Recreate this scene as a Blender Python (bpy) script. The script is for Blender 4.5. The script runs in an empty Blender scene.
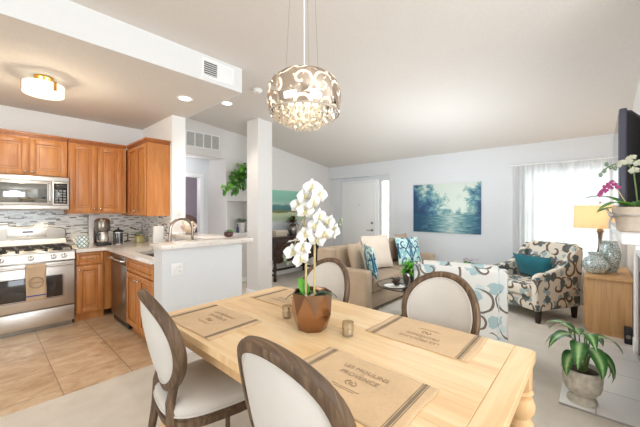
import bpy, bmesh, math, random
from mathutils import Vector, Matrix, Euler
PI = math.pi
R = math.radians
rnd = random.Random(7)
scene = bpy.context.scene
COL = scene.collection

# ------------------------------------------------------------------ camera
cam_d = bpy.data.cameras.new('camera')
cam = bpy.data.objects.new('camera', cam_d)
COL.objects.link(cam)
AZ = math.atan2(276, 306)
cam.location = (0, 0, 1.4)
cam.rotation_euler = (R(90), 0, AZ - R(90))
cam_d.sensor_fit = 'HORIZONTAL'
cam_d.sensor_width = 36.0
cam_d.lens = 36.0 * 306.0 / 640.0
cam_d.shift_y = -3.5 / 640.0
cam_d.clip_start = 0.05
scene.camera = cam

# ------------------------------------------------------------------ world and daylight
world = bpy.data.worlds.new('daylight')
scene.world = world
world.use_nodes = True
bg = world.node_tree.nodes['Background']
bg.inputs[0].default_value = (0.93, 0.97, 1.0, 1)
bg.inputs[1].default_value = 0.95

def area(name, loc, target, sx, sy, power, col=(1, 1, 1)):
    l = bpy.data.lights.new(name, 'AREA')
    l.shape = 'RECTANGLE'
    l.size, l.size_y, l.energy, l.color = sx, sy, power, col
    o = bpy.data.objects.new(name, l)
    COL.objects.link(o)
    o.location = loc
    d = Vector(target) - Vector(loc)
    o.rotation_euler = d.to_track_quat('-Z', 'Y').to_euler()
    return o
DAY = (0.86, 0.935, 1.0)
area('daylight_rear_sliding_door', (.4, -5.15, 1.3), (1.6, 3, 1.3), 3.2, 2.2, 78, DAY)
area('daylight_left_window', (-3.95, .9, 1.5), (4, 1.4, 1.4), 3.6, 1.9, 58, DAY)
area('daylight_front_window', (6.5, 0.33, 1.35), (2, 1.0, 1.2), 1.15, 1.5, 8, (0.95, 0.98, 1.0))
area('daylight_sidelight', (6.5, 3.55, 1.2), (4, 3.3, 1.0), .3, 1.9, 30, DAY)
# added fill lamps aimed at the ceiling, standing in for a bounced flash
area('bounce_fill', (.6, -1.2, 1.9), (1.3, -.4, 2.95), 1.2, 1.2, 41, DAY)
area('bounce_fill', (4.3, 2.1, 1.46), (4.4, 2.2, 2.9), 2.9, 3.2, 7, DAY)
soft = bpy.data.lights.new('soft_fill', 'POINT')  # added fill lamp without a fixture, lifts the living room
soft.energy, soft.color, soft.shadow_soft_size = 34, DAY, .6
soft_o = bpy.data.objects.new('soft_fill', soft)
COL.objects.link(soft_o)
soft_o.location = (4.1, 1.55, 1.5)

vs = scene.view_settings
vs.view_transform = 'Standard'
vs.look = 'None'
vs.exposure = 0.62
vs.gamma = 1.0
vs.use_curve_mapping = False
scene.cycles.max_bounces = 8
scene.cycles.diffuse_bounces = 5
scene.cycles.sample_clamp_indirect = 6.0
scene.cycles.caustics_reflective = False
scene.cycles.caustics_refractive = False

# ------------------------------------------------------------------ materials
def srgb(r, g, b):
    f = lambda c: (c / 255 / 12.92) if c / 255 <= .04045 else ((c / 255 + .055) / 1.055) ** 2.4
    return (f(r), f(g), f(b), 1)

class NT:
    def __init__(s, name):
        s.m = bpy.data.materials.new(name)
        s.m.use_nodes = True
        s.t = s.m.node_tree
        s.b = s.t.nodes['Principled BSDF']
        s.out = s.t.nodes['Material Output']
    def n(s, typ, **kw):
        nd = s.t.nodes.new(typ)
        for k, v in kw.items():
            if k.startswith('i_'):
                key = k[2:]
                key = int(key) if key.isdigit() else key
                s.set(nd, key, v)
            else:
                setattr(nd, k, v)
        return nd
    def set(s, nd, key, v):
        if isinstance(v, bpy.types.NodeSocket):
            s.t.links.new(v, nd.inputs[key])
        else:
            nd.inputs[key].default_value = v
    def math(s, op, a, b=0.0, c=0.0):
        nd = s.t.nodes.new('ShaderNodeMath')
        nd.operation = op
        for i, v in enumerate((a, b, c)):
            s.set(nd, i, v)
        return nd.outputs[0]
    def uv(s, su=1, sv=1, rot=0.0):
        tc = s.n('ShaderNodeTexCoord')
        mp = s.n('ShaderNodeMapping')
        s.t.links.new(tc.outputs['UV'], mp.inputs[0])
        mp.inputs['Scale'].default_value = (su, sv, 1)
        mp.inputs['Rotation'].default_value = (0, 0, rot)
        return mp.outputs[0]
    def obj(s, sx=1, sy=1, sz=1):
        tc = s.n('ShaderNodeTexCoord')
        mp = s.n('ShaderNodeMapping')
        s.t.links.new(tc.outputs['Object'], mp.inputs[0])
        mp.inputs['Scale'].default_value = (sx, sy, sz)
        return mp.outputs[0]
    def noise(s, vec, scale=5, detail=3, rough=.5, dist=0.0):
        nd = s.n('ShaderNodeTexNoise')
        nd.inputs['Scale'].default_value = scale
        nd.inputs['Detail'].default_value = detail
        nd.inputs['Roughness'].default_value = rough
        nd.inputs['Distortion'].default_value = dist
        s.t.links.new(vec, nd.inputs['Vector'])
        return nd.outputs['Fac']
    def ramp(s, fac, stops, interp='LINEAR'):
        nd = s.n('ShaderNodeValToRGB')
        cr = nd.color_ramp
        cr.interpolation = interp
        while len(cr.elements) < len(stops):
            cr.elements.new(.5)
        for e, (p, c) in zip(cr.elements, stops):
            e.position = p
            e.color = c
        s.t.links.new(fac, nd.inputs[0])
        return nd.outputs[0]
    def mix(s, fac, a, b):
        nd = s.n('ShaderNodeMix', data_type='RGBA')
        s.set(nd, 0, fac)
        s.set(nd, 6, a)
        s.set(nd, 7, b)
        return nd.outputs[2]
    def bump(s, h, strength=.2, dist=.005):
        nd = s.n('ShaderNodeBump')
        nd.inputs['Strength'].default_value = strength
        nd.inputs['Distance'].default_value = dist
        s.t.links.new(h, nd.inputs['Height'])
        s.t.links.new(nd.outputs[0], s.b.inputs['Normal'])
    def base(s, v, rough=.5, metal=0.0, spec=None):
        s.set(s.b, 'Base Color', v)
        s.set(s.b, 'Roughness', rough)
        s.set(s.b, 'Metallic', metal)
        if spec is not None:
            s.set(s.b, 'Specular IOR Level', spec)
        return s

def plain(name, c, rough=.5, metal=0.0, var=.06, vs_=20, bump=0.0, spec=None):
    n = NT(name)
    v = n.obj()
    f = n.noise(v, vs_, 3)
    lo = tuple(x * (1 - var) for x in c[:3]) + (1,)
    hi = tuple(min(1, x * (1 + var)) for x in c[:3]) + (1,)
    n.base(n.ramp(f, [(.3, lo), (.7, hi)]), rough, metal, spec)
    if bump:
        n.bump(f, bump, .003)
    return n.m

def wood(name, c1, c2, c3, su=14, sv=1.2, rough=.4, bump=.08, knots=False, scale=1.0):
    n = NT(name)
    v = n.uv(su * scale, sv * scale)
    f = n.noise(v, 1.0, 5, .6, 1.2)
    f2 = n.noise(n.uv(su * 6 * scale, sv * 2 * scale), 1.0, 3, .6, .4)
    f3 = n.noise(n.uv(2.2, 1.0), 1.3, 2)
    fm = n.math('ADD', n.math('MULTIPLY', f, .62), n.math('MULTIPLY', f2, .22))
    fm = n.math('ADD', fm, n.math('MULTIPLY', f3, .2))
    col = n.ramp(fm, [(.36, c1), (.52, c2), (.68, c3)])
    n.base(col, rough)
    n.bump(f2, bump, .002)
    return n.m

M = {}
M['wall'] = plain('wall_paint', srgb(226, 228, 230), .7, var=.015, vs_=40, bump=.04, spec=.2)
M['soffit'] = plain('soffit_white_paint', srgb(232, 232, 231), .7, var=.01)
M['wall_warm'] = plain('wall_paint_warm', srgb(232, 229, 226), .7, var=.015, vs_=40, bump=.04, spec=.2)
M['white'] = plain('white_trim_paint', srgb(246, 246, 245), .45, var=.01)
M['ceiling'] = plain('ceiling_texture', srgb(222, 215, 208), .85, var=.03, vs_=60, bump=.35, spec=.1)
M['mauve'] = plain('mauve_wall_paint', srgb(170, 160, 165), .8, var=.02)

def carpet():
    n = NT('beige_carpet')
    v = n.obj()
    f = n.noise(v, 300, 2)
    g = n.noise(v, 3.5, 4, .6)
    a = n.ramp(g, [(.3, srgb(218, 208, 194)), (.7, srgb(234, 226, 214))])
    b = n.mix(n.math('MULTIPLY', f, .35), a, srgb(192, 182, 168))
    n.base(b, .95, spec=.05)
    n.bump(f, .5, .006)
    return n.m
M['carpet'] = carpet()

def travertine():
    n = NT('travertine_tile')
    tc = n.obj()
    br = n.n('ShaderNodeTexBrick', offset=.5, squash=1.0)
    mp = n.n('ShaderNodeMapping')
    n.t.links.new(tc, mp.inputs[0])
    mp.inputs['Rotation'].default_value = (0, 0, R(90))
    mp.inputs['Location'].default_value = (.1, .04, 0)
    n.t.links.new(mp.outputs[0], br.inputs['Vector'])
    br.inputs['Scale'].default_value = 1.0
    br.inputs['Brick Width'].default_value = .46
    br.inputs['Row Height'].default_value = .46
    br.inputs['Mortar Size'].default_value = .0035
    br.inputs['Mortar Smooth'].default_value = .1
    br.inputs['Bias'].default_value = 0
    br.inputs['Color1'].default_value = (0, 0, 0, 1)
    br.inputs['Color2'].default_value = (1, 1, 1, 1)
    br.inputs['Mortar'].default_value = (.5, .5, .5, 1)
    f = n.noise(n.obj(1.3, 2.0, 1), 2.6, 7, .66, .8)
    g = n.noise(n.obj(1, 2, 1), 14, 4, .6)
    fm = n.math('ADD', n.math('MULTIPLY', f, .72), n.math('MULTIPLY', g, .18))
    fm = n.math('ADD', fm, n.math('MULTIPLY', br.outputs['Color'], .1))
    c = n.ramp(fm, [(.34, srgb(182, 146, 112)), (.5, srgb(210, 180, 146)), (.64, srgb(228, 206, 178))])
    c = n.mix(br.outputs['Fac'], c, srgb(158, 130, 104))
    n.base(c, .33)
    n.bump(n.math('SUBTRACT', 1.0, br.outputs['Fac']), .3, .002)
    return n.m
M['travertine'] = travertine()

def hearth_tile():
    n = NT('hearth_tile')
    br = n.n('ShaderNodeTexBrick', offset=0.0, squash=1.0)
    n.t.links.new(n.obj(), br.inputs['Vector'])
    for k, v in (('Scale', 1.0), ('Brick Width', .4), ('Row Height', .3), ('Mortar Size', .003), ('Mortar Smooth', .1)):
        br.inputs[k].default_value = v
    br.inputs['Color1'].default_value = srgb(240, 238, 234)
    br.inputs['Color2'].default_value = srgb(234, 231, 227)
    br.inputs['Mortar'].default_value = srgb(160, 154, 147)
    n.base(br.outputs['Color'], .3)
    return n.m
M['hearth'] = hearth_tile()

def backsplash():
    n = NT('mosaic_backsplash')
    v = n.uv()
    cols = []
    br = n.n('ShaderNodeTexBrick', offset=.37, squash=.7, squash_frequency=3, offset_frequency=2)
    n.t.links.new(v, br.inputs['Vector'])
    for k, x in (('Scale', 1.0), ('Brick Width', .075), ('Row Height', .0155), ('Mortar Size', .0011), ('Mortar Smooth', .1), ('Bias', -.05)):
        br.inputs[k].default_value = x
    br.inputs['Color1'].default_value = (0, 0, 0, 1)
    br.inputs['Color2'].default_value = (1, 1, 1, 1)
    br.inputs['Mortar'].default_value = (.5, .5, .5, 1)
    c = n.ramp(br.outputs['Color'], [(0, srgb(118, 106, 98)), (.09, srgb(222, 221, 216)), (.28, srgb(246, 245, 241)),
                                     (.6, srgb(206, 208, 204)), (.72, srgb(248, 246, 242)), (.94, srgb(150, 138, 126))], 'CONSTANT')
    c = n.mix(br.outputs['Fac'], c, srgb(214, 214, 210))
    n.base(c, .18)
    return n.m
M['mosaic'] = backsplash()

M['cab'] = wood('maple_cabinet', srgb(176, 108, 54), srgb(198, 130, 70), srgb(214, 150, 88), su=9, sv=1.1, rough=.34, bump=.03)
M['cab_dark'] = wood('maple_cabinet_dark_glaze', srgb(150, 86, 40), srgb(170, 102, 50), srgb(186, 116, 60), su=9, sv=1.1, rough=.34, bump=.03)  # darker maple tone, used for the crowns
M['glaze'] = plain('dark_glaze', srgb(128, 70, 30), .4, var=.15)
M['oak'] = wood('oak_veneer', srgb(186, 138, 88), srgb(206, 160, 108), srgb(220, 178, 128), su=16, sv=1.0, rough=.42, bump=.08)
M['pine'] = wood('honey_pine_tabletop', srgb(224, 180, 126), srgb(242, 206, 156), srgb(250, 226, 186), su=7, sv=.7, rough=.36, bump=.04)
M['pine_leg'] = wood('honey_pine_leg', srgb(210, 165, 112), srgb(228, 188, 136), srgb(238, 204, 158), su=10, sv=1.0, rough=.4, bump=.04)
M['chairwood'] = wood('weathered_oak_chair', srgb(66, 49, 36), srgb(98, 76, 56), srgb(138, 112, 86), su=30, sv=3, rough=.55, bump=.2)
M['darkwood'] = wood('dark_walnut', srgb(36, 22, 16), srgb(54, 34, 26), srgb(72, 48, 38), su=14, sv=1.5, rough=.35, bump=.1)
M['legblack'] = wood('espresso_leg', srgb(28, 18, 14), srgb(38, 26, 20), srgb(50, 34, 27), su=14, sv=1.5, rough=.35, bump=.05)

def fabric(name, c, var=.05, weave=900, bump=.25, rough=.9):
    n = NT(name)
    v = n.uv()
    w1 = n.noise(n.uv(weave, weave * .12), 1, 1)
    w2 = n.noise(n.uv(weave * .12, weave), 1, 1)
    f = n.math('MULTIPLY', n.math('ADD', w1, w2), .5)
    g = n.noise(v, 6, 3)
    fm = n.math('ADD', n.math('MULTIPLY', f, .6), n.math('MULTIPLY', g, .4))
    lo = tuple(x * (1 - var * 2) for x in c[:3]) + (1,)
    hi = tuple(min(1, x * (1 + var)) for x in c[:3]) + (1,)
    n.base(n.ramp(fm, [(.35, lo), (.62, hi)]), rough, spec=.15)
    try:
        n.b.inputs['Sheen Weight'].default_value = .15
    except Exception:
        pass
    n.bump(f, bump, .0015)
    return n.m
M['linen'] = fabric('cream_linen', srgb(216, 211, 203), .03)
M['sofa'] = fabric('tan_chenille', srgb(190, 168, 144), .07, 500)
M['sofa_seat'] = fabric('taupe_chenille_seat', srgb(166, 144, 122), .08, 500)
M['creamthrow'] = fabric('cream_plush', srgb(226, 210, 192), .05, 300, .4)
M['tealvelvet'] = fabric('teal_velvet', srgb(46, 110, 122), .12, 400)
M['aqua'] = fabric('aqua_cotton', srgb(122, 178, 190), .08, 500)
M['navy'] = fabric('navy_cotton', srgb(70, 66, 92), .1, 500)
M['brownhide'] = fabric('brown_upholstery', srgb(120, 98, 84), .1, 400)
M['towel'] = fabric('oatmeal_linen_towel', srgb(202, 176, 146), .06, 600)
M['burlap'] = fabric('burlap', srgb(222, 190, 150), .07, 420, .5)
M['ink'] = plain('faded_black_print', srgb(160, 138, 112), .9)
M['stripe'] = plain('charcoal_woven_stripe', srgb(138, 122, 100), .9, var=.15, vs_=200)
M['blueprint'] = plain('blue_woven_stripe', srgb(70, 84, 150), .9)

def spiral(n, vec, scale, turns, w, rmax, seed=0.0, randm=.55):
    """a mask of curling scrolls: one spiral line in every cell of a 2D Voronoi pattern"""
    mp = n.n('ShaderNodeMapping')
    n.t.links.new(vec, mp.inputs[0])
    mp.inputs['Scale'].default_value = (scale, scale, 1)
    mp.inputs['Location'].default_value = (seed, seed * .7, 0)
    vo = n.n('ShaderNodeTexVoronoi', voronoi_dimensions='2D', feature='F1')
    vo.inputs['Scale'].default_value = 1.0
    vo.inputs['Randomness'].default_value = randm
    n.t.links.new(mp.outputs[0], vo.inputs['Vector'])
    sub = n.n('ShaderNodeVectorMath', operation='SUBTRACT')
    n.t.links.new(mp.outputs[0], sub.inputs[0])
    n.t.links.new(vo.outputs['Position'], sub.inputs[1])
    sp = n.n('ShaderNodeSeparateXYZ')
    n.t.links.new(sub.outputs[0], sp.inputs[0])
    sc = n.n('ShaderNodeSeparateColor')
    n.t.links.new(vo.outputs['Color'], sc.inputs[0])
    sign = n.math('SUBTRACT', n.math('MULTIPLY', n.math('GREATER_THAN', sc.outputs[0], .5), 2.0), 1.0)
    ang = n.math('MULTIPLY', n.math('DIVIDE', n.math('ARCTAN2', sp.outputs[1], sp.outputs[0]), 2 * PI), sign)
    ph = n.math('ADD', n.math('MULTIPLY', vo.outputs['Distance'], turns), n.math('ADD', ang, sc.outputs[1]))
    fr = n.math('ABSOLUTE', n.math('SUBTRACT', n.math('FRACT', ph), .5))
    line = n.math('LESS_THAN', fr, w)
    inside = n.math('LESS_THAN', vo.outputs['Distance'], rmax)
    return n.math('MULTIPLY', line, inside), vo.outputs['Distance'], sc.outputs[2]

def floral(name, base, vine, dark, light, s=7.0, w=.09):
    n = NT(name)
    v = n.uv()
    nz = n.n('ShaderNodeTexNoise')
    nz.inputs['Scale'].default_value = 5
    n.t.links.new(v, nz.inputs['Vector'])
    add = n.n('ShaderNodeVectorMath', operation='MULTIPLY_ADD')
    n.t.links.new(nz.outputs['Color'], add.inputs[0])
    add.inputs[1].default_value = (.06, .06, 0)
    n.t.links.new(v, add.inputs[2])
    vw = add.outputs[0]
    m1, d1, _ = spiral(n, vw, s * .72, 1.6, w, .62)
    # leaf and flower blots
    def blots(seed, sc, rad, thr):
        mp = n.n('ShaderNodeMapping')
        n.t.links.new(vw, mp.inputs[0])
        mp.inputs['Scale'].default_value = (sc, sc, 1)
        mp.inputs['Location'].default_value = (seed, seed, 0)
        vo = n.n('ShaderNodeTexVoronoi', voronoi_dimensions='2D')
        vo.inputs['Scale'].default_value = 1
        n.t.links.new(mp.outputs[0], vo.inputs['Vector'])
        nn = n.noise(vw, sc * 3.2, 2)
        dd = n.math('ADD', vo.outputs['Distance'], n.math('MULTIPLY', n.math('SUBTRACT', nn, .5), .5))
        c = n.n('ShaderNodeSeparateColor')
        n.t.links.new(vo.outputs['Color'], c.inputs[0])
        return n.math('MULTIPLY', n.math('LESS_THAN', dd, rad), n.math('GREATER_THAN', c.outputs[0], thr))
    b1 = blots(3.1, s * .95, .33, .35)
    b2 = blots(7.7, s * 1.15, .27, .35)
    c = n.mix(b2, base, light)
    c = n.mix(b1, c, dark)
    c = n.mix(m1, c, vine)
    n.base(c, .85, spec=.15)
    n.bump(n.noise(n.uv(500, 500), 1, 1), .2, .001)
    return n.m
M['floral'] = floral('floral_scroll_upholstery', srgb(232, 222, 206), srgb(118, 98, 82), srgb(106, 118, 120), srgb(168, 184, 186), 6.5, .115)
M['floral_light'] = floral('pale_floral_scroll_upholstery', srgb(232, 232, 228), srgb(124, 112, 102), srgb(176, 200, 204), srgb(210, 224, 226), 6.6, .07)

def ikat():
    n = NT('teal_ikat_cotton')
    tc = n.n('ShaderNodeTexCoord')
    sp = n.n('ShaderNodeSeparateXYZ')
    n.t.links.new(tc.outputs['UV'], sp.inputs[0])
    au = n.math('ABSOLUTE', sp.outputs[0])
    av = n.math('ABSOLUTE', sp.outputs[1])
    cb = n.n('ShaderNodeCombineXYZ')
    n.t.links.new(au, cb.inputs[0])
    n.t.links.new(sp.outputs[1], cb.inputs[1])
    m, d, _ = spiral(n, cb.outputs[0], 6.2, 1.3, .1, .62, seed=.35, randm=.2)
    stem = n.math('LESS_THAN', n.math('ABSOLUTE', n.math('SUBTRACT', au, n.math('ADD', .012, n.math('MULTIPLY', av, .05)))), .012)
    ring = n.math('LESS_THAN', n.math('ABSOLUTE', n.math('SUBTRACT', n.math('ADD', n.math('MULTIPLY', au, 1.5), av), .16)), .02)
    blue = n.math('MAXIMUM', n.math('MAXIMUM', m, stem), ring)
    nz = n.noise(cb.outputs[0], 9, 2)
    c = n.mix(n.math('GREATER_THAN', nz, .55), srgb(206, 228, 224), srgb(150, 202, 206))
    c = n.mix(blue, c, srgb(62, 108, 136))
    n.base(c, .85, spec=.15)
    return n.m
M['ikat'] = ikat()

def metal(name, c, rough=.25, brush=True):
    n = NT(name)
    f = n.noise(n.uv(2, 220), 1, 2)
    lo = tuple(x * .9 for x in c[:3]) + (1,)
    n.base(n.ramp(f, [(.3, lo), (.7, c)]), rough, 1.0)
    return n.m
M['steel'] = metal('brushed_stainless', srgb(226, 223, 218), .36)
M['steel_dark'] = metal('dark_stainless', srgb(150, 142, 132), .28)
M['nickel'] = metal('satin_nickel', srgb(210, 205, 196), .22)
M['chrome'] = metal('chrome', srgb(236, 232, 226), .08)
M['bronze'] = metal('faucet_bronze_nickel', srgb(150, 136, 124), .22)
M['brass'] = metal('brass', srgb(226, 178, 96), .25)
M['copper'] = metal('hammered_copper', srgb(168, 128, 98), .2)
M['castiron'] = plain('cast_iron', srgb(42, 40, 40), .5, .3)
M['blackplastic'] = plain('black_plastic', srgb(30, 30, 34), .35)
M['blackgloss'] = plain('black_gloss', srgb(20, 20, 26), .1)
M['tvbezel'] = plain('tv_bezel_grey_blue', srgb(84, 86, 104), .3)
M['ovenglass'] = plain('oven_glass', srgb(52, 48, 46), .06, spec=.8)
M['mwglass'] = plain('microwave_glass', srgb(150, 152, 150), .06, .75)

def quartz():
    n = NT('speckled_quartz')
    f = n.noise(n.obj(), 120, 2)
    g = n.noise(n.obj(), 9, 4)
    c = n.ramp(n.math('ADD', n.math('MULTIPLY', f, .6), n.math('MULTIPLY', g, .4)), [(.34, srgb(218, 206, 194)), (.5, srgb(232, 225, 217)), (.66, srgb(242, 238, 233))])
    n.base(c, .12)
    return n.m
M['quartz'] = quartz()
M['quartz_edge'] = M['quartz']

def glass(name, c=(1, 1, 1, 1), rough=.02, mixt=.7):
    n = NT(name)
    tr = n.n('ShaderNodeBsdfTransparent')
    tr.inputs[0].default_value = c
    gl = n.n('ShaderNodeBsdfGlossy')
    gl.inputs['Roughness'].default_value = rough
    mx = n.n('ShaderNodeMixShader')
    mx.inputs[0].default_value = 1 - mixt
    n.t.links.new(tr.outputs[0], mx.inputs[1])
    n.t.links.new(gl.outputs[0], mx.inputs[2])
    n.t.links.new(mx.outputs[0], n.out.inputs[0])
    return n.m
M['glass'] = glass('clear_glass', (.95, .98, .98, 1), .02, .88)
M['votive'] = glass('mercury_glass', (.93, .86, .72, 1), .15, .5)

def crackle_glass():
    n = NT('mercury_crackle_glass')
    vo = n.n('ShaderNodeTexVoronoi', feature='DISTANCE_TO_EDGE')
    vo.inputs['Scale'].default_value = 42
    n.t.links.new(n.obj(), vo.inputs['Vector'])
    f = n.math('LESS_THAN', vo.outputs[0], .07)
    nz = n.noise(n.obj(), 18, 3)
    c = n.ramp(nz, [(.3, srgb(160, 176, 172)), (.5, srgb(212, 222, 218)), (.68, srgb(240, 244, 241))])
    c = n.mix(f, c, srgb(118, 132, 130))
    n.base(c, .16, .25)
    n.bump(vo.outputs[0], .4, .004)
    return n.m
M['crackle'] = crackle_glass()

def crystal():
    n = NT('crystal')
    gl = n.n('ShaderNodeBsdfGlossy')
    gl.inputs['Roughness'].default_value = .04
    tr = n.n('ShaderNodeBsdfTransparent')
    tr.inputs[0].default_value = (1, .96, .9, 1)
    td = n.n('ShaderNodeBsdfTranslucent')
    td.inputs[0].default_value = (1, .93, .84, 1)
    a = n.n('ShaderNodeMixShader')
    a.inputs[0].default_value = .45
    n.t.links.new(tr.outputs[0], a.inputs[1])
    n.t.links.new(gl.outputs[0], a.inputs[2])
    b = n.n('ShaderNodeMixShader')
    b.inputs[0].default_value = .35
    n.t.links.new(a.outputs[0], b.inputs[1])
    n.t.links.new(td.outputs[0], b.inputs[2])
    n.t.links.new(b.outputs[0], n.out.inputs[0])
    return n.m
M['crystal'] = crystal()

def sheer(name, c, tr_amt, tl_amt=.75):
    n = NT(name)
    df = n.n('ShaderNodeBsdfDiffuse')
    df.inputs[0].default_value = c
    tl = n.n('ShaderNodeBsdfTranslucent')
    tl.inputs[0].default_value = c
    tr = n.n('ShaderNodeBsdfTransparent')
    a = n.n('ShaderNodeMixShader')
    a.inputs[0].default_value = tl_amt
    n.t.links.new(df.outputs[0], a.inputs[1])
    n.t.links.new(tl.outputs[0], a.inputs[2])
    b = n.n('ShaderNodeMixShader')
    w = n.noise(n.uv(40, 1.5), 1, 2)
    b.inputs[0].default_value = tr_amt
    n.set(b, 0, n.math('MULTIPLY', w, tr_amt * 2))
    n.t.links.new(a.outputs[0], b.inputs[1])
    n.t.links.new(tr.outputs[0], b.inputs[2])
    n.t.links.new(b.outputs[0], n.out.inputs[0])
    return n.m
M['sheer'] = sheer('sheer_white_voile', (.86, .86, .86, 1), .1)
M['lampshade'] = sheer('linen_lampshade', srgb(238, 208, 168), .0, .5)
M['frosted'] = sheer('frosted_glass', (1, .97, .9, 1), .1, .7)

def emit(name, c, s):
    n = NT(name)
    e = n.n('ShaderNodeEmission')
    e.inputs[0].default_value = c
    e.inputs[1].default_value = s
    n.t.links.new(e.outputs[0], n.out.inputs[0])
    return n.m
M['bulb'] = emit('lit_bulb', (1, .86, .66, 1), 10)
M['downlight'] = emit('lit_downlight', (1, .95, .88, 1), 5)
M['litshade'] = emit('lit_opal_glass', (1, .9, .68, 1), 1.05)

def petal(name, c, t=.35):
    n = NT(name)
    tl = n.n('ShaderNodeBsdfTranslucent')
    tl.inputs[0].default_value = c
    n.base(c, .6, spec=.2)
    mx = n.n('ShaderNodeMixShader')
    mx.inputs[0].default_value = t
    n.t.links.new(n.b.outputs[0], mx.inputs[1])
    n.t.links.new(tl.outputs[0], mx.inputs[2])
    n.t.links.new(mx.outputs[0], n.out.inputs[0])
    return n.m
def white_petal():
    n = NT('white_orchid_petal')
    tc = n.n('ShaderNodeTexCoord')
    sp = n.n('ShaderNodeSeparateXYZ')
    n.t.links.new(tc.outputs['UV'], sp.inputs[0])
    c = n.ramp(sp.outputs[1], [(0, srgb(206, 196, 150)), (.2, srgb(226, 224, 214)), (.45, srgb(242, 242, 243))])
    n.base(c, .6, spec=.2)
    return n.m
M['petal'] = white_petal()
M['petal_green'] = petal('pale_green_petal', srgb(232, 232, 214))
M['petal_pink'] = petal('magenta_petal', srgb(206, 100, 160))
def leafmat(name, a, b, rough=.35):
    n = NT(name)
    f = n.noise(n.obj(), 9, 3)
    c = n.ramp(f, [(.3, a), (.7, b)])
    n.base(c, rough)
    return n.m
M['leaf'] = leafmat('green_leaf', srgb(56, 108, 40), srgb(112, 164, 76))
M['leaf_bright'] = leafmat('bright_green_leaf', srgb(70, 150, 40), srgb(130, 200, 70))
M['leaf_dark'] = leafmat('dark_green_leaf', srgb(30, 60, 36), srgb(60, 98, 58))
M['leaf_sage'] = leafmat('sage_leaf', srgb(98, 118, 96), srgb(140, 156, 128))
M['leaf_red'] = leafmat('burgundy_leaf', srgb(60, 26, 26), srgb(96, 46, 40))
def varieg():
    n = NT('variegated_leaf')
    tc = n.n('ShaderNodeTexCoord')
    sp = n.n('ShaderNodeSeparateXYZ')
    n.t.links.new(tc.outputs['UV'], sp.inputs[0])
    nz = n.noise(n.uv(60, 25), 1, 3)
    d = n.math('ADD', n.math('ABSOLUTE', sp.outputs[0]), n.math('MULTIPLY', n.math('SUBTRACT', nz, .5), .9))
    c = n.ramp(d, [(.0, srgb(178, 204, 150)), (.26, srgb(120, 170, 92)), (.45, srgb(56, 110, 48)), (1, srgb(44, 92, 40))])
    n.base(c, .35)
    return n.m
M['varieg'] = varieg()
M['stem'] = plain('orchid_stem', srgb(196, 176, 120), .5, var=.2)
M['stem_green'] = plain('green_stem', srgb(96, 128, 60), .5, var=.15)
M['soil'] = plain('potting_soil', srgb(74, 54, 40), .95, var=.4, vs_=60, bump=.6)
M['pebble'] = plain('pale_pebbles', srgb(196, 186, 170), .7, var=.3, vs_=50, bump=.5)
M['stoneurn'] = plain('weathered_stone_urn', srgb(196, 188, 172), .85, var=.22, vs_=26, bump=.7)
M['whiteceramic'] = plain('white_ceramic', srgb(242, 240, 236), .2, var=.02)
M['beigepot'] = plain('beige_crackle_pot', srgb(206, 190, 172), .5, var=.08, vs_=30, bump=.15)
M['whiteplastic'] = plain('white_plastic', srgb(240, 240, 238), .35, var=.01)
M['paper'] = plain('white_paper_towel', srgb(240, 236, 230), .95, var=.02, bump=.2)
M['ventdark'] = plain('painted_duct_shade', srgb(96, 94, 92), .7)  # vent backing, the shade inside the duct put into its colour
M['grey'] = plain('vent_filter_grey', srgb(150, 148, 144), .8, var=.2, vs_=80)
M['stonesurround'] = plain('stone_surround', srgb(150, 134, 128), .5, var=.2, vs_=14)
M['firebox'] = plain('sooty_firebox', srgb(46, 42, 40), .9)
M['shell'] = leafmat('cream_shell', srgb(206, 176, 150), srgb(246, 234, 216))
M['wax'] = plain('ivory_wax', srgb(240, 232, 214), .5)
M['yellow'] = plain('yellow_jar_contents', srgb(206, 190, 110), .5, var=.2)
M['silver_ribbon'] = plain('silver_ribbon', srgb(190, 184, 178), .3, .6)
M['blueglass'] = plain('blue_bottle_glass', srgb(70, 84, 120), .15)
M['purpleflower'] = petal('lilac_petal', srgb(196, 160, 190))
M['wicker'] = plain('wicker', srgb(122, 104, 66), .8, var=.3, vs_=120, bump=.6)
def lattice():
    n = NT('teal_lattice_ceramic')
    tc = n.n('ShaderNodeTexCoord')
    mp = n.n('ShaderNodeMapping')
    mp.inputs['Rotation'].default_value = (0, 0, R(45))
    mp.inputs['Scale'].default_value = (26, 26, 1)
    n.t.links.new(tc.outputs['UV'], mp.inputs[0])
    sp = n.n('ShaderNodeSeparateXYZ')
    n.t.links.new(mp.outputs[0], sp.inputs[0])
    a = n.math('LESS_THAN', n.math('FRACT', sp.outputs[0]), .26)
    b = n.math('LESS_THAN', n.math('FRACT', sp.outputs[1]), .26)
    n.base(n.mix(n.math('MAXIMUM', a, b), srgb(242, 242, 238), srgb(96, 150, 152)), .2)
    return n.m
M['lattice'] = lattice()

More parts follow.
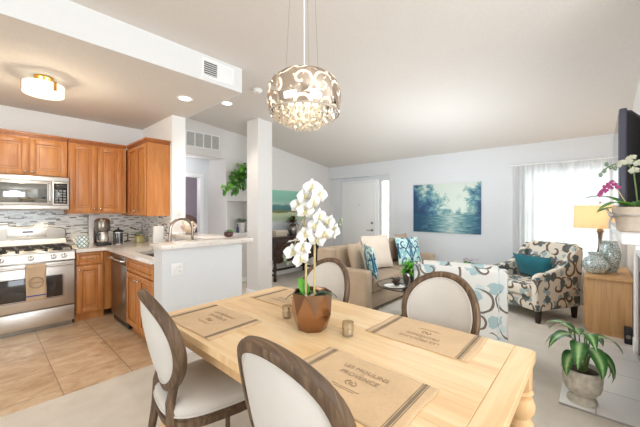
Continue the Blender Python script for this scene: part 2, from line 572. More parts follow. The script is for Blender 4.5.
def canvas_green():
    n = NT('abstract_green_canvas')
    v = n.obj(1, 1, 1)
    sp = n.n('ShaderNodeSeparateXYZ')
    n.t.links.new(v, sp.inputs[0])
    nz = n.noise(n.obj(1.5, 1, 6), 3, 4)
    z = n.math('ADD', n.math('DIVIDE', sp.outputs[2], .9), n.math('MULTIPLY', n.math('SUBTRACT', nz, .5), .12))
    c = n.ramp(z, [(0.0, srgb(186, 192, 196)), (.2, srgb(206, 210, 208)), (.3, srgb(174, 192, 160)), (.43, srgb(196, 208, 172)),
                   (.47, srgb(128, 118, 62)), (.53, srgb(74, 122, 122)), (.62, srgb(88, 136, 134)), (.66, srgb(168, 194, 184)),
                   (.76, srgb(136, 190, 170)), (1.0, srgb(150, 206, 184))])
    n.base(c, .7)
    return n.m
M['canvas_green'] = canvas_green()
def canvas_blue():
    n = NT('abstract_blue_canvas')
    sp = n.n('ShaderNodeSeparateXYZ')
    n.t.links.new(n.obj(), sp.inputs[0])
    u = sp.outputs[1]      # along the wall, 0 = middle, + is left in the picture
    z = sp.outputs[2]
    big = n.noise(n.obj(1, 2.2, 2.2), 2.4, 5, .6, .5)
    fine = n.noise(n.obj(1, 14, 22), 1.6, 4, .65, .6)
    water = n.noise(n.obj(1, 5, 30), 1.2, 4, .6)
    # a pale sky between two dark masses, streaked water below
    mass = n.math('ADD', n.math('MULTIPLY', n.math('ABSOLUTE', n.math('ADD', u, .16)), 1.0), n.math('MULTIPLY', n.math('SUBTRACT', big, .5), 1.5))
    mass = n.math('ADD', mass, n.math('MULTIPLY', n.math('SUBTRACT', .62, z), .7))
    mass = n.math('ADD', mass, n.math('MULTIPLY', n.math('SUBTRACT', fine, .5), .5))
    up = n.ramp(mass, [(.16, srgb(214, 224, 214)), (.28, srgb(150, 184, 178)), (.4, srgb(104, 150, 160)), (.52, srgb(66, 106, 136)), (.75, srgb(42, 72, 108))])
    lowf = n.math('ADD', n.math('MULTIPLY', n.math('ABSOLUTE', n.math('ADD', u, .12)), .7), n.math('MULTIPLY', water, .75))
    lo = n.ramp(lowf, [(.32, srgb(206, 222, 214)), (.46, srgb(150, 188, 188)), (.58, srgb(92, 142, 156)), (.76, srgb(50, 92, 122))])
    split = n.math('LESS_THAN', z, n.math('ADD', .36, n.math('MULTIPLY', n.math('SUBTRACT', big, .5), .12)))
    n.base(n.mix(split, up, lo), .7)
    n.bump(fine, .2, .003)
    return n.m
M['canvas_blue'] = canvas_blue()

def chandelier_shade():
    n = NT('chrome_scroll_cutout_shade')
    v = n.uv()
    m1, d, _ = spiral(n, v, 8.6, 1.9, .12, .64, seed=.4, randm=.35)
    nz = n.noise(v, 34, 2)
    nz2 = n.noise(v, 9, 2)
    blot = n.math('MULTIPLY', n.math('GREATER_THAN', nz, .65), n.math('GREATER_THAN', nz2, .46))
    m = n.math('MAXIMUM', m1, blot)
    gl = n.n('ShaderNodeBsdfGlossy')
    gl.inputs[0].default_value = srgb(196, 182, 170)
    gl.inputs['Roughness'].default_value = .12
    tl = n.n('ShaderNodeBsdfTranslucent')
    tl.inputs[0].default_value = (1, .97, .92, 1)
    tr = n.n('ShaderNodeBsdfTransparent')
    a = n.n('ShaderNodeMixShader')
    a.inputs[0].default_value = .35
    n.t.links.new(tl.outputs[0], a.inputs[1])
    n.t.links.new(tr.outputs[0], a.inputs[2])
    b = n.n('ShaderNodeMixShader')
    n.t.links.new(m, b.inputs[0])
    half = n.n('ShaderNodeMixShader')
    half.inputs[0].default_value = .05
    n.t.links.new(gl.outputs[0], half.inputs[1])
    n.t.links.new(a.outputs[0], half.inputs[2])
    n.t.links.new(half.outputs[0], b.inputs[1])
    n.t.links.new(a.outputs[0], b.inputs[2])
    n.t.links.new(b.outputs[0], n.out.inputs[0])
    return n.m
M['scrollshade'] = chandelier_shade()

# ------------------------------------------------------------------ mesh builder
class MB:
    def __init__(s):
        s.bm = bmesh.new()
        s.uvf = None
    def box(s, x0, x1, y0, y1, z0, z1, bev=0.0, seg=2, M4=None):
        r = bmesh.ops.create_cube(s.bm, size=1.0)
        vs_ = r['verts']
        for v in vs_:
            v.co = Vector(((x0 + x1) / 2 + v.co.x * (x1 - x0), (y0 + y1) / 2 + v.co.y * (y1 - y0), (z0 + z1) / 2 + v.co.z * (z1 - z0)))
        if M4 is not None:
            bmesh.ops.transform(s.bm, matrix=M4, verts=vs_)
        if bev > 0:
            ed = list({e for v in vs_ for e in v.link_edges})
            bmesh.ops.bevel(s.bm, geom=ed, offset=bev, segments=seg, profile=.5, affect='EDGES')
        return s
    def face(s, pts):
        s.bm.faces.new([s.bm.verts.new(p) for p in pts])
        return s
    def loft(s, rings, caps=True, closed=True, wrap=False):
        V = [[s.bm.verts.new(p) for p in r] for r in rings]
        n = len(V[0])
        pairs = list(zip(V, V[1:])) + ([(V[-1], V[0])] if wrap else [])
        for a, b in pairs:
            for i in range(n if closed else n - 1):
                j = (i + 1) % n
                s.bm.faces.new((a[i], a[j], b[j], b[i]))
        if caps and closed and not wrap:
            s.bm.faces.new(V[0][::-1])
            s.bm.faces.new(V[-1])
        return s
    def lathe(s, prof, c=(0, 0, 0), n=24, axis=None):
        """prof: (radius, height) pairs from bottom to top"""
        Q = Matrix.Identity(3)
        if axis is not None:
            Q = Vector((0, 0, 1)).rotation_difference(Vector(axis)).to_matrix()
        rings = []
        for r, z in prof:
            r = max(r, 1e-4)
            rings.append([Vector(c) + Q @ Vector((r * math.cos(2 * PI * i / n), r * math.sin(2 * PI * i / n), z)) for i in range(n)])
        return s.loft(rings)
    def cyl(s, p0, p1, r0, r1=None, n=14):
        r1 = r0 if r1 is None else r1
        p0, p1 = Vector(p0), Vector(p1)
        d = p1 - p0
        Q = Vector((0, 0, 1)).rotation_difference(d.normalized()).to_matrix()
        rings = [[p + Q @ Vector((r * math.cos(2 * PI * i / n), r * math.sin(2 * PI * i / n), 0)) for i in range(n)] for p, r in ((p0, r0), (p1, r1))]
        return s.loft(rings)
    def tube(s, pts, r, n=8, closed=False, flat=1.0):
        pts = [Vector(p) for p in pts]
        k = len(pts)
        rr = r if isinstance(r, (list, tuple)) else [r] * k
        rings = []
        up = None
        for i, p in enumerate(pts):
            a = pts[i - 1] if (i > 0 or closed) else p
            b = pts[(i + 1) % k] if (i < k - 1 or closed) else p
            t = (b - a).normalized()
            if up is None:
                up = Vector((0, 0, 1)) if abs(t.z) < .9 else Vector((1, 0, 0))
            side = t.cross(up)
            if side.length < 1e-6:
                side = t.orthogonal()
            side.normalize()
            up = side.cross(t).normalized()
            rings.append([p + rr[i] * (math.cos(2 * PI * j / n) * side + flat * math.sin(2 * PI * j / n) * up) for j in range(n)])
        return s.loft(rings, wrap=closed)
    def ball(s, c, rx, ry=None, rz=None, nu=16, nv=10, M3=None):
        ry = rx if ry is None else ry
        rz = rx if rz is None else rz
        rings = []
        for k in range(nv + 1):
            a = -PI / 2 + PI * k / nv
            ca_ = max(math.cos(a), 1e-3)
            rings.append([Vector((rx * ca_ * math.cos(2 * PI * i / nu), ry * ca_ * math.sin(2 * PI * i / nu), rz * math.sin(a))) for i in range(nu)])
        rings = [[Vector(c) + ((M3 @ p) if M3 is not None else p) for p in r] for r in rings]
        return s.loft(rings)
    def prism(s, poly, axis, a0, a1):
        """poly of 2D points swept along axis x/y/z"""
        def P(u, v, w):
            return {'x': (w, u, v), 'y': (u, w, v), 'z': (u, v, w)}[axis]
        return s.loft([[P(u, v, a0) for u, v in poly], [P(u, v, a1) for u, v in poly]])
    def sheet(s, f, nu, nv, thick=0.0):
        V = [[s.bm.verts.new(f(i / nu, j / nv)) for i in range(nu + 1)] for j in range(nv + 1)]
        for j in range(nv):
            for i in range(nu):
                s.bm.faces.new((V[j][i], V[j][i + 1], V[j + 1][i + 1], V[j + 1][i]))
        return s
    def leaf(s, base, d, up, L, W, droop=.5, n=6, fold=.15, tip=1.0):
        """one leaf blade: starts at base along d, curving down by droop"""
        base, d, up = Vector(base), Vector(d).normalized(), Vector(up).normalized()
        side = d.cross(up)
        if side.length < 1e-4:
            side = d.orthogonal()
        side.normalize()
        nup = side.cross(d).normalized()
        rows = []
        for i in range(n + 1):
            t = i / n
            ang = droop * t * t
            p = base + d * (L * t * math.cos(ang * .5)) + nup * (-L * t * math.sin(ang * .7))
            w = W * .5 * (math.sin(PI * min(1, t ** .75)) ** .8 if 0 < t < 1 else (.12 if t == 0 else .02))
            lift = nup * (w * fold)
            rows.append((p - side * w + lift, p, p + side * w + lift))
        V = [[s.bm.verts.new(q) for q in r] for r in rows]
        uvl = s.bm.loops.layers.uv.get('UVMap') or s.bm.loops.layers.uv.new('UVMap')
        for a, b in zip(V, V[1:]):
            for i in range(2):
                fc = s.bm.faces.new((a[i], a[i + 1], b[i + 1], b[i]))
                for lp in fc.loops:
                    k = -1 if lp.vert in (a[0], b[0]) else (0 if lp.vert in (a[1], b[1]) else 1)
                    lp[uvl].uv = (k, V.index(a) / n)
        s.uvf = 'keep'
        return s
    def xf(s, M4):
        bmesh.ops.transform(s.bm, matrix=M4, verts=s.bm.verts[:])
        return s
    def join_copy(s, other, M4):
        """add the geometry of another builder, transformed"""
        vm = {}
        for v in other.bm.verts:
            vm[v] = s.bm.verts.new(M4 @ v.co)
        for f in other.bm.faces:
            s.bm.faces.new([vm[v] for v in f.verts])
        return s

def obj(name, mb, mat, parent=None, angle=35, solid=0.0, subsurf=0, bevel=0.0, weld=False):
    me = bpy.data.meshes.new(name)
    bm = mb.bm
    if weld:
        bmesh.ops.remove_doubles(bm, verts=bm.verts[:], dist=1e-5)
    if mb.uvf != 'keep':
        bmesh.ops.recalc_face_normals(bm, faces=bm.faces[:])
        uvl = bm.loops.layers.uv.get('UVMap') or bm.loops.layers.uv.new('UVMap')
        for f in bm.faces:
            n = f.normal
            ax = max(range(3), key=lambda i: abs(n[i]))
            for lp in f.loops:
                c = lp.vert.co
                if mb.uvf:
                    lp[uvl].uv = mb.uvf(c, n)
                else:
                    lp[uvl].uv = ((c.y, c.z), (c.x, c.z), (c.x, c.y))[ax]
    bm.to_mesh(me)
    bm.free()
    for p in me.polygons:
        p.use_smooth = True
    try:
        me.set_sharp_from_angle(angle=R(angle))
    except Exception:
        pass
    me.materials.append(mat if not isinstance(mat, str) else M[mat])
    o = bpy.data.objects.new(name, me)
    COL.objects.link(o)
    if parent is not None:
        o.parent = parent
    if bevel:
        m = o.modifiers.new('bevel', 'BEVEL')
        m.width = bevel
        m.segments = 2
        m.limit_method = 'ANGLE'
        m.angle_limit = R(40)
    if solid:
        m = o.modifiers.new('solid', 'SOLIDIFY')
        m.thickness = solid
        m.offset = 0
    if subsurf:
        m = o.modifiers.new('sub', 'SUBSURF')
        m.levels = m.render_levels = subsurf
    return o

def tag(o, label, cat, group=None, kind=None):
    o['label'] = label
    o['category'] = cat
    if group:
        o['group'] = group
    if kind:
        o['kind'] = kind
    return o
def thing(name, label, cat, loc=(0, 0, 0), rz=0.0, group=None):
    o = bpy.data.objects.new(name, None)
    o.empty_display_size = .1
    COL.objects.link(o)
    o.location = loc
    o.rotation_euler = (0, 0, R(rz))
    return tag(o, label, cat, group)
def struct(name, mb, mat, parent=None, angle=35, bevel=0.0):
    o = obj(name, mb, mat, parent, angle, bevel=bevel)
    if parent is None:
        o['kind'] = 'structure'
    return o
def copy_tree(o, parent=None):
    c = o.copy()
    COL.objects.link(c)
    c.parent = parent
    for ch in list(o.children):
        copy_tree(ch, c)
    return c
def dup(o, loc, rz, label, group=None):
    c = copy_tree(o)
    c.location = loc
    c.rotation_euler = (0, 0, R(rz))
    c['label'] = label
    if group:
        c['group'] = group
    return c
def point_light(name, loc, power, col, r=.03):
    l = bpy.data.lights.new(name, 'POINT')
    l.energy, l.color, l.shadow_soft_size = power, col, r
    o = bpy.data.objects.new(name, l)
    COL.objects.link(o)
    o.location = loc
    return o
FONT_SRC = []
def text_mesh(name, body, size, M4, parent, mat):
    cu = bpy.data.curves.new(name, 'FONT')
    cu.body = body
    cu.size = size
    cu.align_x = 'CENTER'
    cu.align_y = 'CENTER'
    cu.resolution_u = 3
    t = bpy.data.objects.new(name, cu)
    COL.objects.link(t)
    dg = bpy.context.evaluated_depsgraph_get()
    me = bpy.data.meshes.new_from_object(t.evaluated_get(dg))
    bpy.data.objects.remove(t)
    me.name = name
    me.transform(M4)
    me.materials.clear()
    me.materials.append(M[mat])
    o = bpy.data.objects.new(name, me)
    COL.objects.link(o)
    o.parent = parent
    return o
def grid_wall(mb, axis, t0, t1, a0, a1, z0, z1, holes):
    """wall slab across axis ('x' or 'y' is its normal), with rectangular holes (a0,a1,z0,z1)"""
    A = sorted({a0, a1, *[h for q in holes for h in q[:2]]})
    Zs = sorted({z0, z1, *[h for q in holes for h in q[2:]]})
    for i in range(len(A) - 1):
        for j in range(len(Zs) - 1):
            ca_, cz_ = (A[i] + A[i + 1]) / 2, (Zs[j] + Zs[j + 1]) / 2
            if any(q[0] < ca_ < q[1] and q[2] < cz_ < q[3] for q in holes):
                continue
            if axis == 'x':
                mb.box(t0, t1, A[i], A[i + 1], Zs[j], Zs[j + 1])
            else:
                mb.box(A[i], A[i + 1], t0, t1, Zs[j], Zs[j + 1])
    return mb

# ================================================================== THE SETTING
XF = 6.0          # far wall (painting, window)
YL = 5.1          # left wall (hall, niche, green painting)
YR = -0.32        # fireplace wall
YK = 5.43         # kitchen wall
FLAT = 2.95
CEIL = [(2.1, FLAT), (2.3, FLAT - .006), (2.5, FLAT - .017), (2.7, FLAT - .034), (2.9, FLAT - .055), (3.1, FLAT - .08), (3.3, FLAT - .141 * .6)]
def ceil_z(x):
    if x <= 2.1:
        return FLAT
    for (xa, za), (xb, zb) in zip(CEIL, CEIL[1:]):
        if x < xb:
            return za + (zb - za) * (x - xa) / (xb - xa)
    return FLAT - .141 * (x - 2.7)

mb = MB(); mb.box(-4.0, 6.3, -5.2, 9.0, -.12, 0)
struct('floor', mb, 'carpet')
mb = MB(); mb.box(-3.9, 1.74, 2.985, 5.43, -.05, .006)
struct('floor_kitchen', mb, 'travertine')

mb = MB()
cs = [(-4.0, FLAT)] + CEIL
mb.prism(cs + [(6.3, ceil_z(6.3)), (6.3, 3.2), (-4.0, 3.2)], 'y', -5.2, 5.25)
struct('ceiling', mb, 'ceiling', angle=20)
mb = MB(); mb.box(-3.9, 1.92, 2.9, 5.5, 2.69, 2.94)
struct('ceiling_kitchen', mb, 'ceiling')
mb = MB(); mb.box(-3.9, 1.925, 2.892, 2.9, 2.688, 2.952); mb.box(1.92, 1.928, 2.9, 5.2, 2.688, 2.952)
struct('wall_soffit', mb, 'soffit')

# far wall with window and entry recess
mb = MB(); grid_wall(mb, 'x', XF, XF + .15, YR - .2, 5.1, 0, 3.0, [(-.2, .86, .55, 2.05), (3.375, 5.1, 0, 2.185)])
struct('wall_far', mb, 'wall')
mb = MB(); grid_wall(mb, 'x', XF + .15, XF + .25, 3.2, 5.1, 0, 2.4, [(3.44, 3.66, .08, 2.09)])
struct('wall_entry', mb, 'wall')
# left wall: hall opening, niche
mb = MB(); grid_wall(mb, 'y', YL, YL + .36, 1.92, XF + .3, 0, 3.1, [(2.05, 3.05, 0, 2.356), (3.075, 3.62, .96, 1.57)])
mb.box(3.076, 3.62, YL + .3, YL + .35, .961, 1.569)
mb.box(3.05, 3.15, YL + .36, 5.77, 0, 2.45)
struct('wall_left', mb, 'wall_warm')
mb = MB(); mb.box(1.92, 2.05, YL + .36, 5.77, 0, 2.6); mb.box(1.92, 3.15, 5.2, 9, 2.45, 2.6)
struct('wall_hall', mb, 'wall')
mb = MB(); grid_wall(mb, 'y', 5.77, 5.87, 1.5, 4.6, 0, 2.6, [(2.1, 2.87, 0, 2.03)])
struct('wall_hall_end', mb, 'wall')
mb = MB(); mb.box(1.5, 4.6, 8.2, 8.3, 0, 2.6); mb.box(1.4, 1.5, 5.8, 8.3, 0, 2.6); mb.box(4.6, 4.7, 5.8, 8.3, 0, 2.6); mb.box(1.4, 4.7, 5.87, 8.3, 2.5, 2.6)
struct('wall_bedroom', mb, 'mauve')
# casing of the hall door
mb = MB(); mb.box(2.87, 2.945, 5.752, 5.77, 0, 2.03, .004); mb.box(2.02, 2.1, 5.752, 5.77, 0, 2.03, .004); mb.box(2.02, 2.945, 5.75, 5.77, 2.03, 2.105, .004)
struct('trim_hall_door', mb, 'white')
# kitchen walls
mb = MB(); grid_wall(mb, 'y', YK, YK + .12, -3.9, 1.74, 0, 2.7, [])
struct('wall_kitchen', mb, 'wall')
mb = MB(); mb.box(1.74, 1.92, 4.27, 5.77, 0, 2.69)
struct('wall_partition', mb, 'white')
# half wall under the breakfast bar
mb = MB(); mb.box(1.12, 1.975, 2.97, 3.17, 0, 1.035); mb.box(1.78, 1.975, 3.17, 4.27, 0, 1.035)
struct('wall_peninsula', mb, 'wall')
# free standing column
mb = MB(); mb.box(2.98, 3.27, 4.03, 4.33, 0, 2.935)
struct('wall_column', mb, 'wall_warm')
# right wall, with the brick-thick chimney part under the mantel
mb = MB(); grid_wall(mb, 'y', YR - .2, YR, 2.36, XF + .1, 0, 3.0, [(2.78, 4.2, 0, .82)])
struct('wall_right', mb, 'wall_warm')
mb = MB(); mb.box(2.7, 4.3, -.9, -.86, 0, .9); mb.box(2.74, 2.78, -.9, YR - .02, 0, .86); mb.box(4.2, 4.24, -.9, YR - .02, 0, .86); mb.box(2.74, 4.24, -.9, YR - .02, .82, .86)
struct('wall_firebox', mb, 'firebox')
# walls behind the camera
mb = MB(); grid_wall(mb, 'y', -5.12, -5.0, -4.0, 2.5, 0, 3.0, [(-1.2, 2.0, .04, 2.35)])
mb.box(2.36, 2.5, -5.0, YR - .2, 0, 3.0)
struct('wall_rear', mb, 'wall_warm')
mb = MB(); grid_wall(mb, 'x', -3.92, -3.8, -5.1, 5.5, 0, 3.0, [(-.9, 2.7, .6, 2.45)])
struct('wall_side', mb, 'wall_warm')
mb = MB()
for x in (-1.2, .37, 1.94):
    mb.box(x, x + .06, -5.1, -5.02, .04, 2.35)
mb.box(-1.2, 2.0, -5.1, -5.02, 2.29, 2.35); mb.box(-1.2, 2.0, -5.1, -5.02, .04, .1)
struct('window_3', mb, 'white')
mb = MB()
for y in (-.9, .87, 2.64):
    mb.box(-3.91, -3.82, y, y + .06, .6, 2.45)
mb.box(-3.91, -3.82, -.9, 2.7, 2.39, 2.45); mb.box(-3.91, -3.82, -.9, 2.7, .6, .66)
struct('window_4', mb, 'white')

# baseboards
def base_run(name, segs):
    mb = MB()
    for x0, x1, y0, y1 in segs:
        mb.box(x0, x1, y0, y1, 0, .09, .003)
    struct(name, mb, 'white')
base_run('baseboard_left', [(3.05, XF, YL - .014, YL), (3.036, 3.05, YL, 5.77)])
base_run('baseboard_far', [(XF - .014, XF, YR, 3.375)])
base_run('baseboard_peninsula', [(1.106, 1.99, 2.956, 2.97), (1.975, 1.99, 2.97, 4.27), (1.106, 1.12, 2.97, 3.17)])
base_run('baseboard_column', [(2.966, 3.284, 4.016, 4.03), (2.966, 2.98, 4.03, 4.344), (3.27, 3.284, 4.03, 4.344)])
base_run('baseboard_right', [(4.47, XF, YR, YR + .014)])

# window in the far wall (behind the sheers) and sidelight
mb = MB()
y0, y1, z0, z1 = -.2, .86, .55, 2.05
for a, b, c, d in ((y0, y1, z0, z0 + .05), (y0, y1, z1 - .05, z1), (y0, y0 + .05, z0, z1), (y1 - .05, y1, z0, z1), (.31, .35, z0, z1), (y0, y1, 1.28, 1.32)):
    mb.box(6.06, 6.1, a, b, c, d, .004)
win = struct('window_1', mb, 'white')
mb = MB(); mb.box(6.075, 6.08, y0 + .04, y1 - .04, z0 + .04, z1 - .04)
obj('window_pane', mb, 'glass', win)
mb = MB()
for a, b, c, d in ((3.44, 3.66, .08, .11), (3.44, 3.66, 2.06, 2.09), (3.44, 3.465, .08, 2.09), (3.635, 3.66, .08, 2.09)):
    mb.box(6.15, 6.2, a, b, c, d, .003)
w2 = struct('window_2', mb, 'white')
mb = MB(); mb.box(6.17, 6.176, 3.46, 3.64, .1, 2.07)
obj('window_pane', mb, 'frosted', w2)

# front door
mb = MB(); mb.box(6.105, 6.148, 3.775, 4.72, .01, 2.05, .004)
for a, b in ((3.72, 3.775), (4.72, 4.775)):
    mb.box(6.12, 6.149, a, b, 0, 2.055, .004)
mb.box(6.12, 6.149, 3.72, 4.775, 2.055, 2.105, .004)
dr = struct('door_1', mb, 'white')
mb = MB(); mb.cyl((6.105, 3.87, .93), (6.06, 3.87, .93), .012); mb.cyl((6.105, 3.87, .93), (6.098, 3.87, .93), .03)
mb.tube([(6.06, 3.87, .93), (6.055, 3.92, .93), (6.06, 3.99, .925)], .011)
obj('door_handle', mb, 'nickel', dr)
mb = MB(); mb.cyl((6.105, 3.87, 1.1), (6.085, 3.87, 1.1), .03); mb.box(6.07, 6.086, 3.862, 3.878, 1.085, 1.115)
obj('deadbolt', mb, 'nickel', dr)
mb = MB(); mb.cyl((6.105, 4.24, 1.52), (6.098, 4.24, 1.52), .012)
obj('peephole', mb, 'brass', dr)

# hearth
mb = MB(); mb.box(2.8, 4.4, YR, .2, 0, .014, .003)
struct('hearth', mb, 'hearth')
# mosaic backsplash on the two kitchen walls
mb = MB(); mb.box(-1.0, 1.732, YK - .008, YK, .915, 1.4); mb.box(1.732, 1.74, 4.3, YK, .915, 1.34)
struct('backsplash', mb, 'mosaic')

# ================================================================== KITCHEN
def knob_mb(x, y, z, r=.014):
    m = MB(); m.cyl((x, y, z), (x, y - .018, z), .005, .006, 10); m.ball((x, y - .024, z), r, r * .7, r, 12, 8)
    return m
def raised_door(x0, x1, z0, z1, y, t=.02, st=.06, raised=True):
    """a raised panel door, front face at y facing -y"""
    m = MB()
    for a, b, c, d in ((x0, x0 + st, z0, z1), (x1 - st, x1, z0, z1), (x0 + st, x1 - st, z0, z0 + st), (x0 + st, x1 - st, z1 - st, z1)):
        m.box(a, b, y, y + t, c, d, .003)
    return m
def panel_mb(x0, x1, z0, z1, y, st=.06, t=.02):
    """the raised field inside the frame"""
    m = MB()
    a0, a1, c0, c1 = x0 + st - .004, x1 - st + .004, z0 + st - .004, z1 - st + .004
    e = min(.035, (a1 - a0) * .22)
    R0 = [(a0, y + .011, c0), (a1, y + .011, c0), (a1, y + .011, c1), (a0, y + .011, c1)]
    R1 = [(a0 + .006, y + .012, c0 + .006), (a1 - .006, y + .012, c0 + .006), (a1 - .006, y + .012, c1 - .006), (a0 + .006, y + .012, c1 - .006)]
    R2 = [(a0 + e, y + .003, c0 + e), (a1 - e, y + .003, c0 + e), (a1 - e, y + .003, c1 - e), (a0 + e, y + .003, c1 - e)]
    Rb = [(a0, y + .018, c0), (a1, y + .018, c0), (a1, y + .018, c1), (a0, y + .018, c1)]
    m.loft([Rb, R0, R1, R2])
    return m
def add_door(root, x0, x1, z0, z1, y, kx=None, kz=None, name='door', st=.06, pull=False):
    d = obj(name, raised_door(x0, x1, z0, z1, y, st=st), 'cab', root)
    if x1 - x0 > st * 2 + .02:
        obj('raised_panel', panel_mb(x0, x1, z0, z1, y, st), 'cab', d)
        m = MB()
        for o_, w_, yy in ((st - .003, .006, y + .0045), (st + min(.035, (x1 - x0 - 2 * st) * .22) - .006, .003, y + .0026)):
            a0, a1, c0, c1 = x0 + o_, x1 - o_, z0 + o_, z1 - o_
            if c1 - c0 > .03:
                m.box(a0, a1, yy, yy + .004, c0, c0 + w_); m.box(a0, a1, yy, yy + .004, c1 - w_, c1)
                m.box(a0, a0 + w_, yy, yy + .004, c0 + w_, c1 - w_); m.box(a1 - w_, a1, yy, yy + .004, c0 + w_, c1 - w_)
        obj('glaze_line', m, 'glaze', d)
    if kx is not None:
        if pull:
            m = MB()
            m.tube([(kx - .045, y, kz), (kx - .045, y - .025, kz), (kx + .045, y - .025, kz), (kx + .045, y, kz)], .005)
            obj('handle', m, 'nickel', d)
        else:
            obj('knob', knob_mb(kx, y, kz), 'nickel', d)
    return d
def crown_mb(x0, x1, y, z, ends=(False, False), depth=.33):
    """small stepped crown along the top front edge, running in x, facing -y"""
    m = MB()
    e0, e1 = (-.035 if ends[0] else 0), (.035 if ends[1] else 0)
    for k, (o, h0, h1) in enumerate(((.008, 0, .012), (.018, .012, .028), (.034, .028, .055))):
        m.box(x0 + (e0 * (o / .034)), x1 + (e1 * (o / .034)), y - o, y + depth, z + h0, z + h1, .002, 1)
    return m

# --- cabinet above the microwave
c = thing('wall_cabinet', 'short maple wall cabinet with two doors above the microwave', 'cabinet', (0, 5.1, 1.815), 0, 'maple wall cabinets')
mb = MB(); mb.box(0.0, .757, .021, .325, 0, .47)
obj('carcass', mb, 'cab', c)
add_door(c, .005, .385, .012, .455, 0, .355, .05)
add_door(c, .395, .752, .012, .455, 0, .425, .05)
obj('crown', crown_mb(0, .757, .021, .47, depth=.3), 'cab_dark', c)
# --- tall double wall cabinet
c = thing('wall_cabinet', 'maple wall cabinet with two tall doors above the coffee maker', 'cabinet', (.765, 5.1, 1.36), 0, 'maple wall cabinets')
mb = MB(); mb.box(0, .662, .021, .325, -.01, .925)
obj('carcass', mb, 'cab', c)
add_door(c, .012, .305, .012, .91, 0, .278, .06)
add_door(c, .318, .606, .012, .91, 0, .345, .06)
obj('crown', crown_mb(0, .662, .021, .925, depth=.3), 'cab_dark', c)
# --- corner wall cabinet on the partition wall, facing -x
c = thing('wall_cabinet', 'maple wall cabinet with bare side panel on the wall by the paper towels', 'cabinet', (1.43, 5.06, 1.32), -90, 'maple wall cabinets')
mb = MB(); mb.box(-.36, .72, .021, .3, 0, .965)
obj('carcass', mb, 'cab', c)
add_door(c, .03, .355, .012, .95, 0, .325, .07, st=.05)
add_door(c, .365, .705, .012, .95, 0, .392, .07, st=.05)
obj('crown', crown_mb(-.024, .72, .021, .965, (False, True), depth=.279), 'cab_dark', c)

# --- microwave
c = thing('microwave', 'stainless over-the-range microwave under the short wall cabinet', 'microwave', (0, 5.03, 1.4), 0)
mb = MB(); mb.box(0, .757, .03, .39, .006, .412, .004)
obj('body', mb, 'steel_dark', c)
d = MB(); d.box(.0, .592, .0, .03, .06, .352, .004)
door = obj('door', d, 'steel', c)
mb = MB(); mb.box(.03, .55, -.003, .006, .09, .32, .004)
obj('door_window', mb, 'mwglass', door)
mb = MB(); mb.tube([(.572, 0, .1), (.572, -.03, .115), (.572, -.03, .31), (.572, 0, .325)], .009)
obj('handle', mb, 'steel', door)
mb = MB(); mb.box(0, .757, 0, .03, .354, .412, .004)
top = obj('top_vent_panel', mb, 'steel', c)
mb = MB(); mb.cyl((.39, 0, .383), (.39, -.004, .383), .012)
obj('badge', mb, 'steel_dark', top)
mb = MB(); mb.box(0, .757, 0, .03, .006, .058, .004)
obj('bottom_panel', mb, 'steel', c)
mb = MB(); mb.box(.596, .757, 0, .03, .06, .352, .004)
cp = obj('control_panel', mb, 'steel', c)
mb = MB(); mb.box(.612, .742, -.003, .004, .08, .335, .003)
kp = obj('keypad', mb, 'blackgloss', cp)
mb = MB()
for i in range(3):
    for j in range(5):
        mb.box(.625 + i * .038, .653 + i * .038, -.005, -.002, .095 + j * .034, .117 + j * .034, .002, 1)
obj('buttons', mb, 'grey', kp)
mb = MB(); mb.box(.625, .73, -.005, -.002, .28, .32)
obj('display', mb, 'ovenglass', kp)

for lx in (.2, .55):
    l = bpy.data.lights.new('hood_task_light', 'SPOT')
    l.energy, l.color, l.spot_size, l.spot_blend, l.shadow_soft_size = 9, (1, .82, .58), R(120), .7, .03
    lo = bpy.data.objects.new('hood_task_light', l)
    COL.objects.link(lo)
    lo.location = (lx, 5.2, 1.39)

# --- gas range
c = thing('gas_range', 'stainless gas range with five knobs below the microwave', 'stove', (.012, 4.73, 0), 0)
mb = MB(); mb.box(0, .76, .03, .66, .06, .9, .004); mb.box(.02, .74, .06, .64, 0, .07)
obj('body', mb, 'steel_dark', c)
mb = MB(); mb.box(.003, .757, .005, .035, .065, .25, .006)
obj('warming_drawer', mb, 'steel', c)
mb = MB(); mb.box(.003, .757, 0, .035, .268, .79, .006)
door = obj('oven_door', mb, 'steel', c)
mb = MB(); mb.box(.09, .655, -.003, .01, .375, .645, .02, 3)
obj('oven_window', mb, 'ovenglass', door)
mb = MB(); mb.tube([(.03, 0, .752), (.03, -.045, .756), (.1, -.055, .757), (.38, -.06, .757), (.66, -.055, .757), (.73, -.045, .756), (.73, 0, .752)], .0125, 10)
obj('handle', mb, 'steel', door)
mb = MB(); mb.prism([(-.005, .805), (.06, .805), (.06, .905), (.02, .905)], 'x', .0, .76)
cp = obj('control_panel', mb, 'steel', c, bevel=.003)
for kx in (.05, .13, .365, .56, .655):
    m = MB(); m.lathe([(.029, 0), (.029, .006), (.023, .009), (.021, .03), (.018, .034), (.0, .035)], (kx, .007, .853), 16, (0, -1, .25))
    k = obj('knob', m, 'steel', cp)
    m = MB(); m.box(kx - .003, kx + .003, -.03, -.02, .845, .884, .001, 1)
    obj('pointer', m, 'blackplastic', k)
mb = MB(); mb.box(0, .76, .0, .62, .9, .915, .006)
ct = obj('cooktop', mb, 'steel', c)
for bx in (.14, .38, .62):
    for by in ((.17, .45) if bx != .38 else (.3,)):
        m = MB(); m.lathe([(.05, 0), (.05, .012), (.035, .014), (.035, .022), (.0, .024)], (bx, by, .915), 18)
        obj('burner', m, 'castiron', ct)
